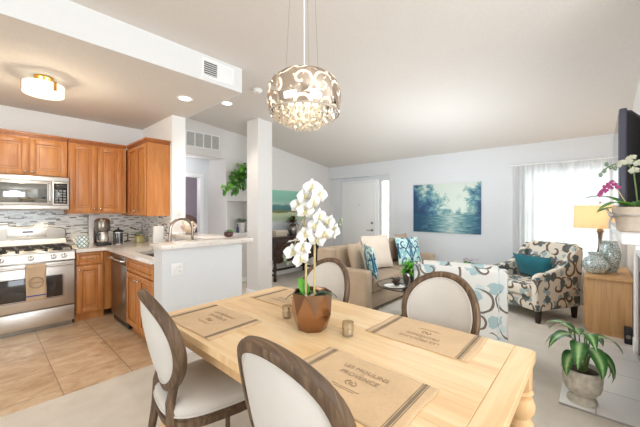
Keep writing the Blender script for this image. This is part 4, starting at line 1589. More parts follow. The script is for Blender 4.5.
# small things beyond the pale armchair
c = thing('ottoman', 'light blue upholstered ottoman beside the window armchair', 'ottoman', (5.56, 1.42, 0))
mb = MB(); mb.box(-.2, .2, -.2, .2, .1, .47, .03, 3)
obj('body', mb, 'aqua', c)
for x in (-.15, .15):
    for y in (-.15, .15):
        m = MB(); m.cyl((x, y, 0), (x, y, .12), .015, .022)
        obj('leg', m, 'legblack', c)
c = thing('side_table', 'small dark side table below the painting with flowers on it', 'table', (5.1, 1.56, 0))
mb = MB(); mb.lathe([(0, .475), (.23, .475), (.235, .485), (.23, .5), (0, .5)], n=32)
obj('tabletop', mb, 'darkwood', c)
for k in range(3):
    a = 2 * PI * k / 3 + .4
    m = MB(); m.cyl((.2 * math.cos(a), .2 * math.sin(a), 0), (.13 * math.cos(a), .13 * math.sin(a), .48), .012, .017)
    obj('leg', m, 'darkwood', c)
c = thing('flower_basket', 'low basket of lilac flowers on the small side table', 'flowers', (5.1, 1.48, .5))
mb = MB(); mb.lathe([(.09, 0), (.12, .05), (.125, .055), (.1, .05), (0, .04)], n=22)
obj('basket', mb, 'wicker', c)
r = random.Random(9)
mb = MB()
for i in range(60):
    a = r.uniform(0, 2 * PI)
    d = (math.cos(a), math.sin(a), r.uniform(.3, 1.2))
    mb.leaf((r.uniform(-.07, .07), r.uniform(-.07, .07), .05), d, (0, 0, 1), r.uniform(.05, .1), .03, .8, 4)
obj('foliage', mb, 'leaf', c)
for i in range(12):
    a = r.uniform(0, 2 * PI); q = r.uniform(.02, .13)
    m = MB()
    for k in range(5):
        b = 2 * PI * k / 5
        m.leaf((q * math.cos(a), q * math.sin(a), r.uniform(.1, .13)), (math.cos(b), math.sin(b), .5), (0, 0, 1), .03, .024, .5, 3)
    obj('flower', m, 'purpleflower', c)
c = thing('pillar_candle', 'slim white candle beside the lilac flowers', 'candle', (5.06, 1.66, .5))
mb = MB(); mb.lathe([(.02, 0), (.02, .1), (.012, .103), (0, .101)], n=18)
obj('wax', mb, 'wax', c)
mb = MB(); mb.cyl((0, 0, .1), (0, 0, .115), .0015, n=6)
obj('wick', mb, 'blackplastic', c)

# --- paintings
mb = MB(); mb.box(-.025, .0, -.635, .635, 0, .945, .003)
o = obj('canvas', mb, 'canvas_blue'); o.location = (XF - .004, 2.16, .962); o.name = 'painting'
tag(o, 'blue-green abstract landscape canvas on the far wall', 'painting')
mb = MB(); mb.box(-.62, .55, -.03, 0, 0, .89, .003)
o = obj('painting', mb, 'canvas_green'); o.location = (4.55, YL - .004, .935)
tag(o, 'green banded abstract canvas above the dark sideboard', 'painting')

# --- sideboard
c = thing('sideboard', 'dark carved antique sideboard on turned legs below the green canvas', 'sideboard', (4.42, 4.83, 0))
mb = MB(); mb.box(-.63, .63, -.24, .24, .42, .83, .006)
obj('body', mb, 'darkwood', c)
mb = MB(); mb.box(-.67, .67, -.265, .255, .83, .862, .008)
obj('top', mb, 'darkwood', c)
for k, x in enumerate((-.6, -.195, .21)):
    for z0, z1 in ((.62, .81), (.45, .6)):
        m = MB(); m.box(x, x + .385, -.256, -.238, z0, z1, .008); m.box(x + .04, x + .345, -.262, -.25, z0 + .03, z1 - .03, .01, 3)
        d = obj('drawer', m, 'darkwood', c)
        m = MB(); m.ball((x + .19, -.275, (z0 + z1) / 2), .014)
        obj('knob', m, 'bronze', d)
m = MB()
prof = [(-.63, .42)] + [(-.63 + 1.26 * i / 48, .385 - .03 * abs(math.sin(i * PI / 8)) ) for i in range(49)] + [(.63, .42)]
m.prism(prof, 'y', -.245, -.225)
obj('scalloped_apron', m, 'darkwood', c)
lp = [(.03, 0), (.035, .02), (.035, .06), (.022, .075), (.03, .1), (.034, .115), (.034, .15), (.02, .165), (.034, .22), (.038, .26), (.022, .31), (.03, .33), (.02, .345), (.035, .36), (.036, .42)]
for x in (-.59, .59):
    for y in (-.2, .2):
        m = MB(); m.lathe(lp, (x, y, 0), 16)
        obj('leg', m, 'darkwood', c)
m = MB(); m.box(-.57, .57, .185, .215, .105, .145, .005); m.box(-.605, -.575, -.2, .2, .105, .145, .005); m.box(.575, .605, -.2, .2, .105, .145, .005)
obj('stretcher', m, 'darkwood', c)
c = thing('storage_box', 'pale box on the left end of the sideboard', 'box', (4.08, 4.82, .862))
mb = MB(); mb.box(-.15, .15, -.1, .1, 0, .12, .006)
obj('body', mb, 'beigepot', c)
mb = MB(); mb.box(-.155, .155, -.105, .105, .085, .125, .006)
obj('lid', mb, 'creamthrow', c)
c = thing('vase_plant', 'dark leafy plant in a mottled grey vase on the sideboard', 'plant', (4.5, 4.85, .862))
mb = MB(); mb.lathe([(.06, 0), (.075, .01), (.095, .1), (.085, .18), (.06, .22), (.065, .24), (.055, .24), (.05, .2), (0, .2)], n=22)
obj('vase', mb, 'steel_dark', c)
r = random.Random(3)
mb = MB()
for i in range(46):
    a = r.uniform(0, 2 * PI); e = r.uniform(.0, 1.35)
    d = Vector((math.cos(a) * math.cos(e), math.sin(a) * math.cos(e), math.sin(e)))
    mb.leaf(Vector((0, 0, .24)) + d * r.uniform(0, .1), d, (0, 0, 1), r.uniform(.08, .14), r.uniform(.04, .06), .7, 5)
obj('leaves', mb, 'leaf_red', c)
mb = MB()
for i in range(12):
    a = r.uniform(2, 4); 
    d = Vector((math.cos(a) * .6, math.sin(a) * .6, r.uniform(.6, 1.4))).normalized()
    mb.leaf(Vector((-.03, 0, .3)), d, (0, 0, 1), r.uniform(.08, .15), .07, .6, 5)
obj('leaves', mb, 'leaf', c)

# --- window dressing
def curtain(y0, y1, label, seed):
    r = random.Random(seed)
    ph = [r.uniform(0, 6) for _ in range(4)]
    m = MB()
    def f(u, v):
        y = y0 + (y1 - y0) * u
        x = 5.945 + .014 * math.sin(u * 36 + ph[0]) + .012 * math.sin(u * 61 + ph[1] + v * .7) + .006 * math.sin(u * 17 + v * 2 + ph[2])
        return (x, y, .02 + 2.1 * v)
    m.sheet(f, 70, 12)
    o = obj('curtain', m, 'sheer', None, angle=80)
    o.name = 'sheer_curtain'
    return tag(o, label, 'curtain', 'sheer window curtains')
curtain(.372, 1.03, 'left sheer white curtain panel on the window behind the armchair', 1)
curtain(-.29, .368, 'right sheer white curtain panel behind the table lamp', 2)
mb = MB(); mb.cyl((5.945, -.31, 2.14), (5.945, 1.06, 2.14), .009); mb.ball((5.945, 1.07, 2.14), .016)
for y in (.38, 1.04):
    mb.box(5.94, 6.0, y - .006, y + .006, 2.131, 2.149)
o = obj('curtain_rod', mb, 'white'); tag(o, 'thin white rod carrying the sheer curtains', 'curtain rod')

# --- oak cabinet, vases, lamp
c = thing('oak_cabinet', 'low oak cabinet under the lamp and mercury glass vases', 'cabinet', (5.16, -.1, 0))
mb = MB(); mb.box(-.5, .5, -.19, .19, .05, .62, .003); mb.box(-.49, .49, -.17, .17, 0, .06)
obj('carcass', mb, 'oak', c)
mb = MB(); mb.box(-.525, .51, -.205, .205, .62, .65, .006)
obj('top', mb, 'oak', c)
for k in range(2):
    x0 = -.48 + k * .485
    m = MB(); m.box(x0, x0 + .475, .19, .206, .08, .6, .004)
    d = obj('door', m, 'oak', c)
    m = MB(); m.ball((x0 + (.43 if k == 0 else .045), .22, .36), .013)
    obj('knob', m, 'nickel', d)
c = thing('mercury_glass_vase', 'short round mercury glass vase on the oak cabinet', 'vase', (4.9, .005, .65))
mb = MB(); mb.lathe([(.06, 0), (.085, .01), (.122, .07), (.125, .11), (.1, .17), (.062, .2), (.058, .215), (.072, .245), (.062, .245), (.05, .215), (.05, .2), (0, .19)], n=30)
obj('vase_body', mb, 'crackle', c)
c = thing('mercury_glass_vase', 'tall mercury glass vase beside the short round vase', 'vase', (5.1, -.125, .65))
mb = MB(); mb.lathe([(.06, 0), (.066, .01), (.064, .025), (.08, .06), (.1, .16), (.102, .22), (.085, .32), (.07, .35), (.075, .375), (.065, .375), (.06, .34), (0, .32)], n=30)
obj('vase_body', mb, 'crackle', c)
c = thing('table_lamp', 'lit table lamp with amber drum shade on the oak cabinet', 'lamp', (5.45, -.04, .65))
mb = MB(); mb.lathe([(.085, 0), (.09, .015), (.06, .03), (.03, .06), (.022, .1), (.03, .16), (.034, .2), (.022, .26), (.018, .36), (.026, .44), (.038, .47), (.026, .5), (.016, .54), (.01, .6)], n=20)
obj('base', mb, 'bronze', c)
mb = MB(); mb.lathe([(.268, .515), (.272, .515), (.262, .81), (.258, .81)], n=44)
mb.bm.faces.ensure_lookup_table()
for f in [f for f in mb.bm.faces if len(f.verts) > 8]:
    mb.bm.faces.remove(f)
obj('lamp_shade', mb, 'lampshade', c)
mb = MB(); mb.cyl((0, 0, .59), (0, 0, .84), .004); mb.ball((0, 0, .85), .014)
for k in range(3):
    mb.tube([(0, 0, .8), (.259 * math.cos(k * 2.1), .259 * math.sin(k * 2.1), .8)], .003, 5)
obj('harp_finial', mb, 'bronze', c)
mb = MB(); mb.ball((0, 0, .66), .032, .032, .04)
obj('bulb', mb, 'bulb', c)
point_light('table_lamp_bulb', (5.45, -.04, 1.34), 4.6, (1, .74, .48), .05)

# --- fireplace mantel
c = thing('fireplace_mantel', 'white fireplace mantel with shelf and pilasters on the right wall', 'fireplace', (3.44, YR, 0))
mb = MB(); mb.box(-1.06, 1.06, 0, .215, 1.21, 1.268, .006)
obj('shelf', mb, 'white', c)
mb = MB(); mb.box(-1.03, 1.03, 0, .16, 1.18, 1.21, .004); mb.box(-1.0, 1.0, 0, .11, 1.15, 1.18, .004); mb.box(-.98, .98, 0, .07, 1.12, 1.15, .004)
obj('crown_moulding', mb, 'white', c)
mb = MB(); mb.box(-.97, .97, 0, .035, .98, 1.12, .004)
obj('frieze', mb, 'white', c)
for s in (-1, 1):
    m = MB(); x = .9 * s
    m.box(x - .07, x + .07, 0, .035, .015, .98, .004); m.box(x - .04, x + .04, .03, .042, .15, .93, .004); m.box(x - .08, x + .08, 0, .045, .015, .12, .004)
    obj('pilaster', m, 'white', c)
mb = MB(); mb.box(-.83, -.66, 0, .018, .015, .98, .003); mb.box(.76, .83, 0, .018, .015, .98, .003); mb.box(-.66, .76, 0, .018, .82, .98, .003)
obj('stone_surround', mb, 'stonesurround', c)
c = thing('speaker', 'small black speaker on the floor between oak cabinet and mantel', 'speaker', (4.55, -.25, 0))
mb = MB(); mb.box(-.045, .045, -.03, .03, 0, .17, .008)
obj('cabinet', mb, 'blackplastic', c)
mb = MB(); mb.cyl((-.044, 0, .08), (-.05, 0, .08), .02, n=18)
obj('cone', mb, 'steel_dark', c)

# --- television above the mantel
c = thing('television', 'black flat television on the wall above the mantel', 'television', (3.85, -.132, 1.36), -.4)
mb = MB(); mb.box(-.65, .65, -.045, 0, 0, .8, .012, 3)
obj('bezel', mb, 'tvbezel', c)
mb = MB(); mb.box(-.61, .61, -.004, .002, .05, .76)
obj('screen', mb, 'blackgloss', c)
def rr(x, z0, z1, y, r=.05):
    pts = []
    for cx, cz, a0 in ((x - r, z1 - r, 0), (-x + r, z1 - r, 90), (-x + r, z0 + r, 180), (x - r, z0 + r, 270)):
        for k in range(6):
            a = R(a0 + 18 * k)
            pts.append((cx + r * math.cos(a), y, cz + r * math.sin(a)))
    return pts
mb = MB(); mb.loft([rr(.645, .008, .792, -.044), rr(.64, .015, .785, -.07), rr(.6, .06, .74, -.12), rr(.52, .12, .66, -.135)])
hs = obj('rear_housing', mb, 'blackplastic', c)
mb = MB(); mb.box(-.2, .2, -.2, -.134, .25, .55, .006)
obj('wall_mount', mb, 'blackplastic', c)

# --- orchids on the mantel
def orchid_flower(name, size, mat, lip):
    m = MB()
    for k, (a, L, W) in enumerate(((90, 1.0, .72), (215, 1.0, .7), (325, 1.0, .7))):
        m.leaf((0, 0, 0), (math.cos(R(a)), math.sin(R(a)), .12), (0, 0, 1), size * L, size * W, .25, 5, .04)
    for a in (10, 170):
        m.leaf((0, 0, .002), (math.cos(R(a)), math.sin(R(a)), .15), (0, 0, 1), size * 1.05, size * 1.2, .22, 6, .05)
    m.ball((0, -size * .12, size * .14), size * .13, size * .2, size * .12, 8, 6)
    return m
def place_flower(proto, parent, loc, n, roll=0.0):
    o = proto.copy()
    COL.objects.link(o)
    o.parent = parent
    o.location = loc
    q = Vector(n).normalized().to_track_quat('Z', 'Y')
    o.rotation_mode = 'QUATERNION'
    from mathutils import Quaternion
    o.rotation_quaternion = q @ Quaternion((0, 0, 1), roll)
    return o
c = thing('mantel_orchid', 'orchids with a silver bow in a beige pot on the mantel end', 'plant', (2.66, -.19, 1.268))
mb = MB(); mb.lathe([(.085, 0), (.095, .008), (.108, .1), (.116, .105), (.118, .15), (.108, .15), (.1, .12), (0, .12)], n=30)
obj('pot', mb, 'beigepot', c)
mb = MB()
bx, by, bz = -.03, .112, .1
for s in (-1, 1):
    pts = [(bx, by, bz)] + [(bx + .05 * s * (1 - math.cos(a)) + .012 * s, by + .018 + .01 * math.sin(a), bz + .028 * math.sin(a) + .012) for a in [R(x) for x in (40, 90, 140, 200, 270, 330)]] + [(bx, by, bz)]
    mb.tube(pts, .008, 6, flat=.4)
    mb.tube([(bx, by, bz), (bx + .02 * s, by + .015, bz - .04), (bx + .035 * s, by + .015, bz - .08)], .007, 6, flat=.4)
mb.ball((bx, by + .006, bz), .014)
mb.tube([(.1185 * math.cos(a), .1185 * math.sin(a), .1) for a in [2 * PI * i / 40 for i in range(40)]], .005, 6, True)
obj('silver_bow', mb, 'silver_ribbon', c)
mb = MB(); mb.lathe([(.1, .125), (0, .132)], n=20)
obj('soil', mb, 'pebble', c)
for d, L, W, dr_ in (((.35, .7, .75), .26, .075, .7), ((-.5, .5, .5), .22, .07, 1.0), ((.8, -.1, .6), .22, .075, .9), ((.55, .75, .25), .2, .06, .5), ((-.8, -.2, .7), .2, .07, .9)):
    m = MB(); m.leaf((d[0] * .03, d[1] * .03, .13), d, (0, 0, 1), L, W, dr_, 8, .12)
    obj('leaf', m, 'leaf', c, solid=.003)
proto = obj('flower', orchid_flower('flower', .026, None, None), 'petal_green', c, solid=.001)
pp = obj('pink_flower', orchid_flower('flower', .016, None, None), 'petal_pink', c, solid=.001)
m = MB(); m.tube([(0, .0, .13), (.0, .01, .26), (.0, .02, .37), (.0, .05, .42), (.02, .09, .425), (.03, .13, .41), (.04, .165, .375)], .004, 6)
s1 = obj('stem', m, 'stem_green', c)
m = MB(); m.tube([(-.03, -.03, .13), (-.03, -.035, .28), (-.02, -.03, .39), (0, -.01, .43), (.0, .03, .435)], .004, 6)
s2 = obj('stem', m, 'stem_green', c)
m = MB(); m.tube([(.03, .03, .13), (.05, .07, .22), (.06, .1, .29), (.06, .13, .31), (.06, .165, .26)], .003, 6)
s3 = obj('stem', m, 'stem', c)
proto.parent = s1
proto.location = (-.01, .045, .425)
proto.rotation_euler = Vector((-.85, .35, .1)).to_track_quat('Z', 'Y').to_euler()
for p, n, st in (((-.03, .0, .41), (-.9, .2, .1), s2), ((-.02, -.04, .43), (-.9, -.1, .2), s2), ((.0, .075, .42), (-.8, .5, .0), s1), ((-.03, .02, .37), (-.9, .3, -.2), s1), ((.0, .03, .45), (-.8, .3, .5), s2)):
    place_flower(proto, st, p, n, p[1] * 9)
for p in ((.03, .12, .405), (.04, .15, .385), (.04, .168, .36), (.03, .14, .425), (.02, .1, .395)):
    m = MB(); m.ball(p, .011, .011, .015, 10, 8)
    obj('bud', m, 'leaf_sage', s1)
pp.parent = s3
pp.location = (.05, .1, .295)
pp.rotation_euler = Vector((-.85, .35, .1)).to_track_quat('Z', 'Y').to_euler()
for k, p in enumerate(((.045, .085, .275), (.05, .115, .31), (.05, .13, .295), (.055, .145, .285), (.055, .155, .265), (.06, .165, .245), (.05, .12, .275), (.05, .14, .255), (.055, .172, .232))):
    place_flower(pp, s3, p, (-.85, .3 + .3 * math.sin(k * 3), .3 * math.sin(k * 2)), k)

# --- urn plant on the hearth
c = thing('urn_plant', 'variegated leafy plant in a weathered stone urn on the hearth', 'plant', (2.92, .075, .014))
mb = MB(); mb.lathe([(.084, 0), (.088, .01), (.086, .026), (.066, .042), (.062, .055), (.08, .07), (.102, .095), (.112, .13), (.116, .18), (.117, .222), (.123, .226), (.123, .243), (.112, .245), (.106, .23), (.1, .21), (0, .21)], n=36)
obj('urn', mb, 'stoneurn', c)
mb = MB(); mb.lathe([(.095, .218), (.05, .224), (0, .226)], n=24)
obj('soil', mb, 'soil', c)
r = random.Random(21)
for az, e, h0, L, W, dr_ in ((215, .2, .17, .2, .09, 1.9), (250, .1, .14, .2, .09, 2.0), (175, .3, .2, .2, .085, 1.7), (130, .5, .23, .2, .08, 1.5), (95, .5, .2, .19, .08, 1.7), (60, .6, .25, .19, .075, 1.3),
                             (300, .35, .22, .22, .08, 1.2), (330, .5, .2, .19, .07, 1.4), (20, .6, .22, .18, .075, 1.4), (150, .1, .12, .18, .08, 2.0), (275, .0, .12, .17, .075, 2.0), (115, .9, .27, .18, .07, .9), (200, .7, .26, .17, .075, 1.5)):
    a = R(az)
    b = Vector((.025 * math.cos(a), .025 * math.sin(a), .22))
    tip = Vector((.05 * math.cos(a), .05 * math.sin(a), .24 + h0))
    m = MB(); m.tube([b, (b + tip) / 2 + Vector((0, 0, .02)), tip], .004, 6)
    st = obj('stalk', m, 'stem_green', c)
    m = MB(); m.leaf(tip, (math.cos(a) * math.cos(e), math.sin(a) * math.cos(e), math.sin(e) * .8), (0, 0, 1), L * .92, W * 1.25, dr_, 9, .2)
    obj('leaf', m, 'varieg', st)

# ================================================================== DINING
TX0, TX1, TY0, TY1 = .715, 1.695, .2, 1.99
TZ = .76
TC = ((TX0 + TX1) / 2, (TY0 + TY1) / 2)
c = thing('dining_table', 'honey pine farmhouse dining table with turned legs', 'table', (TC[0], TC[1], 0))
hw, hl = (TX1 - TX0) / 2, (TY1 - TY0) / 2
def slab(x0, x1, y0, y1, z0, z1, r=.02, corners=(1, 1, 1, 1)):
    pts = []
    for cx, cy, sx, sy, a0, on in ((x1, y1, -1, -1, 0, corners[0]), (x0, y1, 1, -1, 90, corners[1]), (x0, y0, 1, 1, 180, corners[2]), (x1, y0, -1, 1, 270, corners[3])):
        if not on:
            pts.append((cx, cy)); continue
        for k in range(6):
            a = R(a0 + 18 * k)
            pts.append((cx + sx * r + r * math.cos(a), cy + sy * r + r * math.sin(a)))
    m = MB(); m.prism(pts, 'z', z0, z1)
    return m
for k in range(5):
    x0 = -hw + 2 * hw * k / 5
    m = MB(); m.box(x0 + .0004, x0 + 2 * hw / 5 - .0004, -hl + .085, hl - .085, .722, TZ, .0012, 1)
    m2 = m
    obj('top_board', m, 'pine', c)
for s in (0, 1):
    y0, y1 = (-hl, -hl + .0845) if s == 0 else (hl - .0845, hl)
    m = slab(-hw, hw, y0, y1, .722, TZ, .03, (s, s, 1 - s, 1 - s))
    m.uvf = lambda co, n: (co.y, co.x)
    obj('end_board', m, 'pine', c, bevel=.004)
m = MB(); m.box(-hw + .012, hw - .012, -hl + .012, hl - .012, .708, .722, .004)
obj('under_moulding', m, 'pine_leg', c)
m = MB()
for s in (-1, 1):
    m.box(-hw + .12, hw - .12, s * (hl - .09) - .012, s * (hl - .09) + .012, .61, .71)
    m.box(s * (hw - .09) - .012, s * (hw - .09) + .012, -hl + .12, hl - .12, .61, .71)
obj('apron', m, 'pine_leg', c)
tl = [(.03, 0), (.036, .01), (.03, .04), (.036, .06), (.048, .1), (.052, .16), (.044, .3), (.038, .4), (.045, .43), (.055, .445), (.045, .46), (.04, .47), (.058, .5), (.062, .53), (.05, .56), (.042, .565), (.055, .585), (.042, .6), (.05, .61)]
for sx in (-1, 1):
    for sy in (-1, 1):
        m = MB(); m.lathe(tl, (sx * (hw - .058), sy * (hl - .058), 0), 24); m.box(sx * (hw - .058) - .045, sx * (hw - .058) + .045, sy * (hl - .058) - .045, sy * (hl - .058) + .045, .605, .71, .004)
        obj('leg', m, 'pine_leg', c)

# --- dining chairs
def make_dining_chair(label, loc, rz):
    c = thing('dining_chair', label, 'chair', loc, rz, 'round-back dining chairs')
    CX_, CZ_, LEAN = -.27, .757, .206
    a_, b_ = .230, .234
    def bk(y, v, off):      # back plane: y across, v up from oval centre, off = forward from plane
        return Vector((CX_ - math.sin(LEAN) * v + math.cos(LEAN) * off - .035 * 0, y, CZ_ + math.cos(LEAN) * v + math.sin(LEAN) * off))
    rings = []
    N = 56
    sec = [(-.022, -.012), (-.018, -.019), (.0, -.022), (.018, -.019), (.023, -.01), (.023, .01), (.016, .02), (.0, .024), (-.014, .019), (-.022, .01)]
    for i in range(N):
        t = 2 * PI * i / N
        ny, nv = math.cos(t), math.sin(t)
        curve = -.03 * (1 - abs(math.sin(t))) * 0
        ring_ = []
        for q, o in sec:
            y = (a_ + q) * ny
            v = (b_ + q) * nv
            dish = .065 * (y / .25) ** 2      # sides wrap forward a little
            ring_.append(bk(y, v, o + dish))
        rings.append(ring_)
    m = MB(); m.loft(rings, wrap=True)
    bf = obj('back_frame', m, 'chairwood', c, angle=50)
    m = MB()
    for sgn in (1, -1):
        rr_ = []
        for k in range(9):
            q = 1 - k / 8
            rr_.append([bk((a_ - .017) * q * math.cos(t), (b_ - .017) * q * math.sin(t), sgn * (.012 + .02 * (1 - q ** 3)) + .065 * ((a_ * q * math.cos(t)) / .25) ** 2) for t in [2 * PI * i / 40 for i in range(40)]])
        rr_[-1] = [bk(.001 * math.cos(t), .001 * math.sin(t), sgn * .032) for t in [2 * PI * i / 40 for i in range(40)]]
        m.loft(rr_, caps=False)
    obj('back_pad', m, 'linen', c, angle=70)
    m = MB()
    for sgn in (1, -1):
        m.tube([bk((a_ - .02) * math.cos(t), (b_ - .02) * math.sin(t), sgn * .016 + .065 * ((a_ * math.cos(t)) / .25) ** 2) for t in [2 * PI * i / 48 for i in range(48)]], .005, 6, True)
    obj('piping', m, 'linen', c)
    # seat
    def outline(k):
        pts = []
        n = 48
        for i in range(n):
            t = 2 * PI * i / n
            cx, sy = math.cos(t), math.sin(t)
            e = .62
            x = math.copysign(abs(cx) ** e, cx)
            y = math.copysign(abs(sy) ** e, sy)
            w = .222 + .045 * (x + 1) / 2
            pts.append((x * (.255 + k), y * (w + k)))
        return pts
    def ringz(k, z):
        return [(x, y, z) for x, y in outline(k)]
    m = MB(); m.loft([ringz(-.01, .372), ringz(-.002, .376), ringz(-.002, .392), ringz(.004, .396), ringz(.004, .412), ringz(-.004, .418), ringz(-.004, .43)])
    obj('seat_rail', m, 'chairwood', c, angle=50)
    m = MB(); m.loft([ringz(-.006, .428), ringz(.0, .44), ringz(.0, .46), ringz(-.012, .478), ringz(-.05, .49), ringz(-.12, .497), ringz(-.2, .5)])
    obj('seat_cushion', m, 'linen', c, angle=70)
    m = MB(); m.tube([(x, y, .436) for x, y in outline(.001)], .005, 6, True)
    obj('seat_piping', m, 'linen', c)
    for s in (-1, 1):
        m = MB()
        m.tube([(-.285, .165 * s, 0), (-.262, .163 * s, .15), (-.232, .158 * s, .34), (-.226, .15 * s, .42), (-.228, .136 * s, .49), bk(.132 * s, -.205, .018), bk(.145 * s, -.18, .022), bk(.175 * s, -.14, .032)],
               [.016, .019, .025, .027, .025, .022, .02, .014], 10, flat=.9)
        obj('rear_leg', m, 'chairwood', c, angle=50)
        m = MB(); m.lathe([(.012, 0), (.016, .01), (.014, .03), (.024, .28), (.028, .3), (.022, .315), (.03, .33), (.031, .345)], (.195, .205 * s, 0), 16); m.box(.195 - .027, .195 + .027, .205 * s - .027, .205 * s + .027, .345, .4, .006)
        obj('front_leg', m, 'chairwood', c)
    return c
def chair_at(bx, by, th):
    """centre of the round back and facing angle (radians) -> object origin"""
    return (bx + .27 * math.cos(th), by + .27 * math.sin(th), 0), math.degrees(th)
p, a = chair_at(.578, 1.632, -.15)
dc = make_dining_chair('dining chair nearest the kitchen, its whole cream seat in view', p, a)
p, a = chair_at(.617, .737, .03)
dup(dc, p, a, 'dining chair in the foreground, cut off by the bottom of the picture')
p, a = chair_at(1.93, .71, 2.98)
dup(dc, p, a, 'dining chair across the table in front of the pale floral armchair')
p, a = chair_at(1.885, 1.60, 3.09)
dup(dc, p, a, 'dining chair across the table behind the white orchid')

# --- placemats with printed lettering
def make_placemat(label, loc, rz, flip=False):
    """local: x to the sitter's right, y away from the sitter"""
    m = MB()
    W2, D2 = .255, .165
    def f(u, v):
        x, y = -W2 + 2 * W2 * u, -D2 + 2 * D2 * v
        return (x + .003 * math.sin(v * 9), y + .002 * math.sin(u * 11), .0022 + .0008 * math.sin(u * 23) * math.sin(v * 17))
    m.sheet(f, 40, 26)
    o = obj('placemat', m, 'burlap', None, angle=80, solid=.002)
    o.location = loc
    o.rotation_euler = (0, 0, R(rz))
    tag(o, label, 'placemat', 'burlap placemats')
    for s in (-1, 1):
        m = MB()
        for a, b in ((.199, .2015), (.2055, .2165), (.2205, .223)):
            x0, x1 = (a, b) if s > 0 else (-b, -a)
            m.box(x0, x1, -.163, .163, .004, .0046)
        obj('woven_stripes', m, 'stripe', o)
    T = lambda y, x=0: Matrix.Translation((x, y, .0050))
    text_mesh('printed_lettering', 'LES MOULINS', .034, T(.082), o, 'ink')
    text_mesh('printed_lettering', 'DE', .014, T(.059), o, 'ink')
    text_mesh('printed_lettering', 'PROVENCE', .034, T(.035), o, 'ink')
    m = MB()
    for s in (-1, 1):
        m.tube([(s * (.008 + .016 * math.sin(t)), .0 - .03 * t / 3, .0048) for t in [3 * i / 10 for i in range(11)]], .0014, 4)
    m.tube([(.007 * math.cos(t), -.016 + .007 * math.sin(t), .0048) for t in [2 * PI * i / 20 for i in range(20)]], .0013, 4, True)
    m.box(-.06, .06, -.052, -.0505, .0044, .005)
    m.box(-.045, .045, -.062, -.0605, .0044, .005)
    obj('printed_emblem', m, 'ink', o)
    return o
pm = make_placemat('burlap placemat in front of the foreground chair', (.925, .668, TZ), -90)
dup(pm, (.905, 1.665, TZ), -88, 'burlap placemat in front of the chair nearest the kitchen')
dup(pm, (1.527, .65, TZ), 90, 'burlap placemat in front of the chair backed by the pale floral armchair')
dup(pm, (1.49, 1.63, TZ), 91, 'burlap placemat at the far corner behind the copper pot')

# --- votives
def make_votive(label, loc):
    c = thing('votive_candle', label, 'candle', loc, 0, 'mercury glass votives')
    m = MB(); m.lathe([(.024, 0), (.028, .004), (.03, .07), (.0285, .07), (.0265, .01), (0, .008)], n=24)
    obj('glass_cup', m, 'votive', c)
    m = MB(); m.lathe([(.0255, .011), (.0258, .042), (0, .043)], n=20)
    obj('wax', m, 'wax', c)
    m = MB(); m.cyl((0, 0, .042), (0, 0, .05), .001, n=6)
    obj('wick', m, 'blackplastic', c)
    return c
v = make_votive('mercury glass votive left of the copper pot', (1.222, 1.365, TZ))
dup(v, (1.255, .94, TZ), 0, 'mercury glass votive right of the copper pot')

# --- white orchid in a faceted copper pot
OX, OY = 1.205, 1.145
c = thing('white_orchid', 'white orchid with two stems in a faceted copper pot on the dining table', 'plant', (OX, OY, TZ))
m = MB()
def hexr(r, z, off, n=7):
    return [(r * math.cos(2 * PI * (i + off) / n), r * math.sin(2 * PI * (i + off) / n), z) for i in range(n)]
A, B, C_ = hexr(.078, 0, 0), hexr(.114, .09, .5), hexr(.108, .2, 0)
va, vb, vc = [[m.bm.verts.new(p) for p in q] for q in (A, B, C_)]
inn = [m.bm.verts.new(p) for p in hexr(.1, .198, 0)]
low = [m.bm.verts.new(p) for p in hexr(.096, .175, 0)]
n = 7
for i in range(n):
    j = (i + 1) % n
    m.bm.faces.new((va[i], va[j], vb[i])); m.bm.faces.new((vb[i], va[j], vb[j]))
    m.bm.faces.new((vb[i], vc[j], vc[i])); m.bm.faces.new((vb[i], vb[j], vc[j]))
    m.bm.faces.new((vc[i], vc[j], inn[j], inn[i])); m.bm.faces.new((inn[i], inn[j], low[j], low[i]))
m.bm.faces.new(va[::-1])
obj('pot', m, 'copper', c, angle=5)
m = MB()
r = random.Random(2)
m.lathe([(.085, .16), (0, .165)], n=14)
for i in range(60):
    a, q = r.uniform(0, 2 * PI), .085 * math.sqrt(r.random())
    m.ball((q * math.cos(a), q * math.sin(a), .168), r.uniform(.008, .014), r.uniform(.008, .014), .008, 6, 4)
o = obj('pebbles', m, 'pebble', c)
o['kind'] = 'stuff'
for d, L, W, dr_, mt in (((.0, .4, .9), .12, .06, .5, 'leaf_bright'), ((.15, -.6, .8), .1, .05, 1.1, 'leaf_dark'), ((.7, -.3, .5), .12, .05, 1.2, 'leaf_dark'), ((-.3, .85, .35), .13, .04, .9, 'leaf_dark'), ((.6, .6, .4), .12, .045, 1.0, 'leaf_dark'), ((-.45, -.4, .5), .08, .04, 1.0, 'leaf_dark')):
    m = MB(); m.leaf((d[0] * .03, d[1] * .03 + (.03 if mt == 'leaf_bright' else 0), .165), d, (-.3, -.3, 1) if mt == 'leaf_bright' else (0, 0, 1), L, W, dr_, 7, .2)
    obj('leaf', m, mt, c, solid=.003)
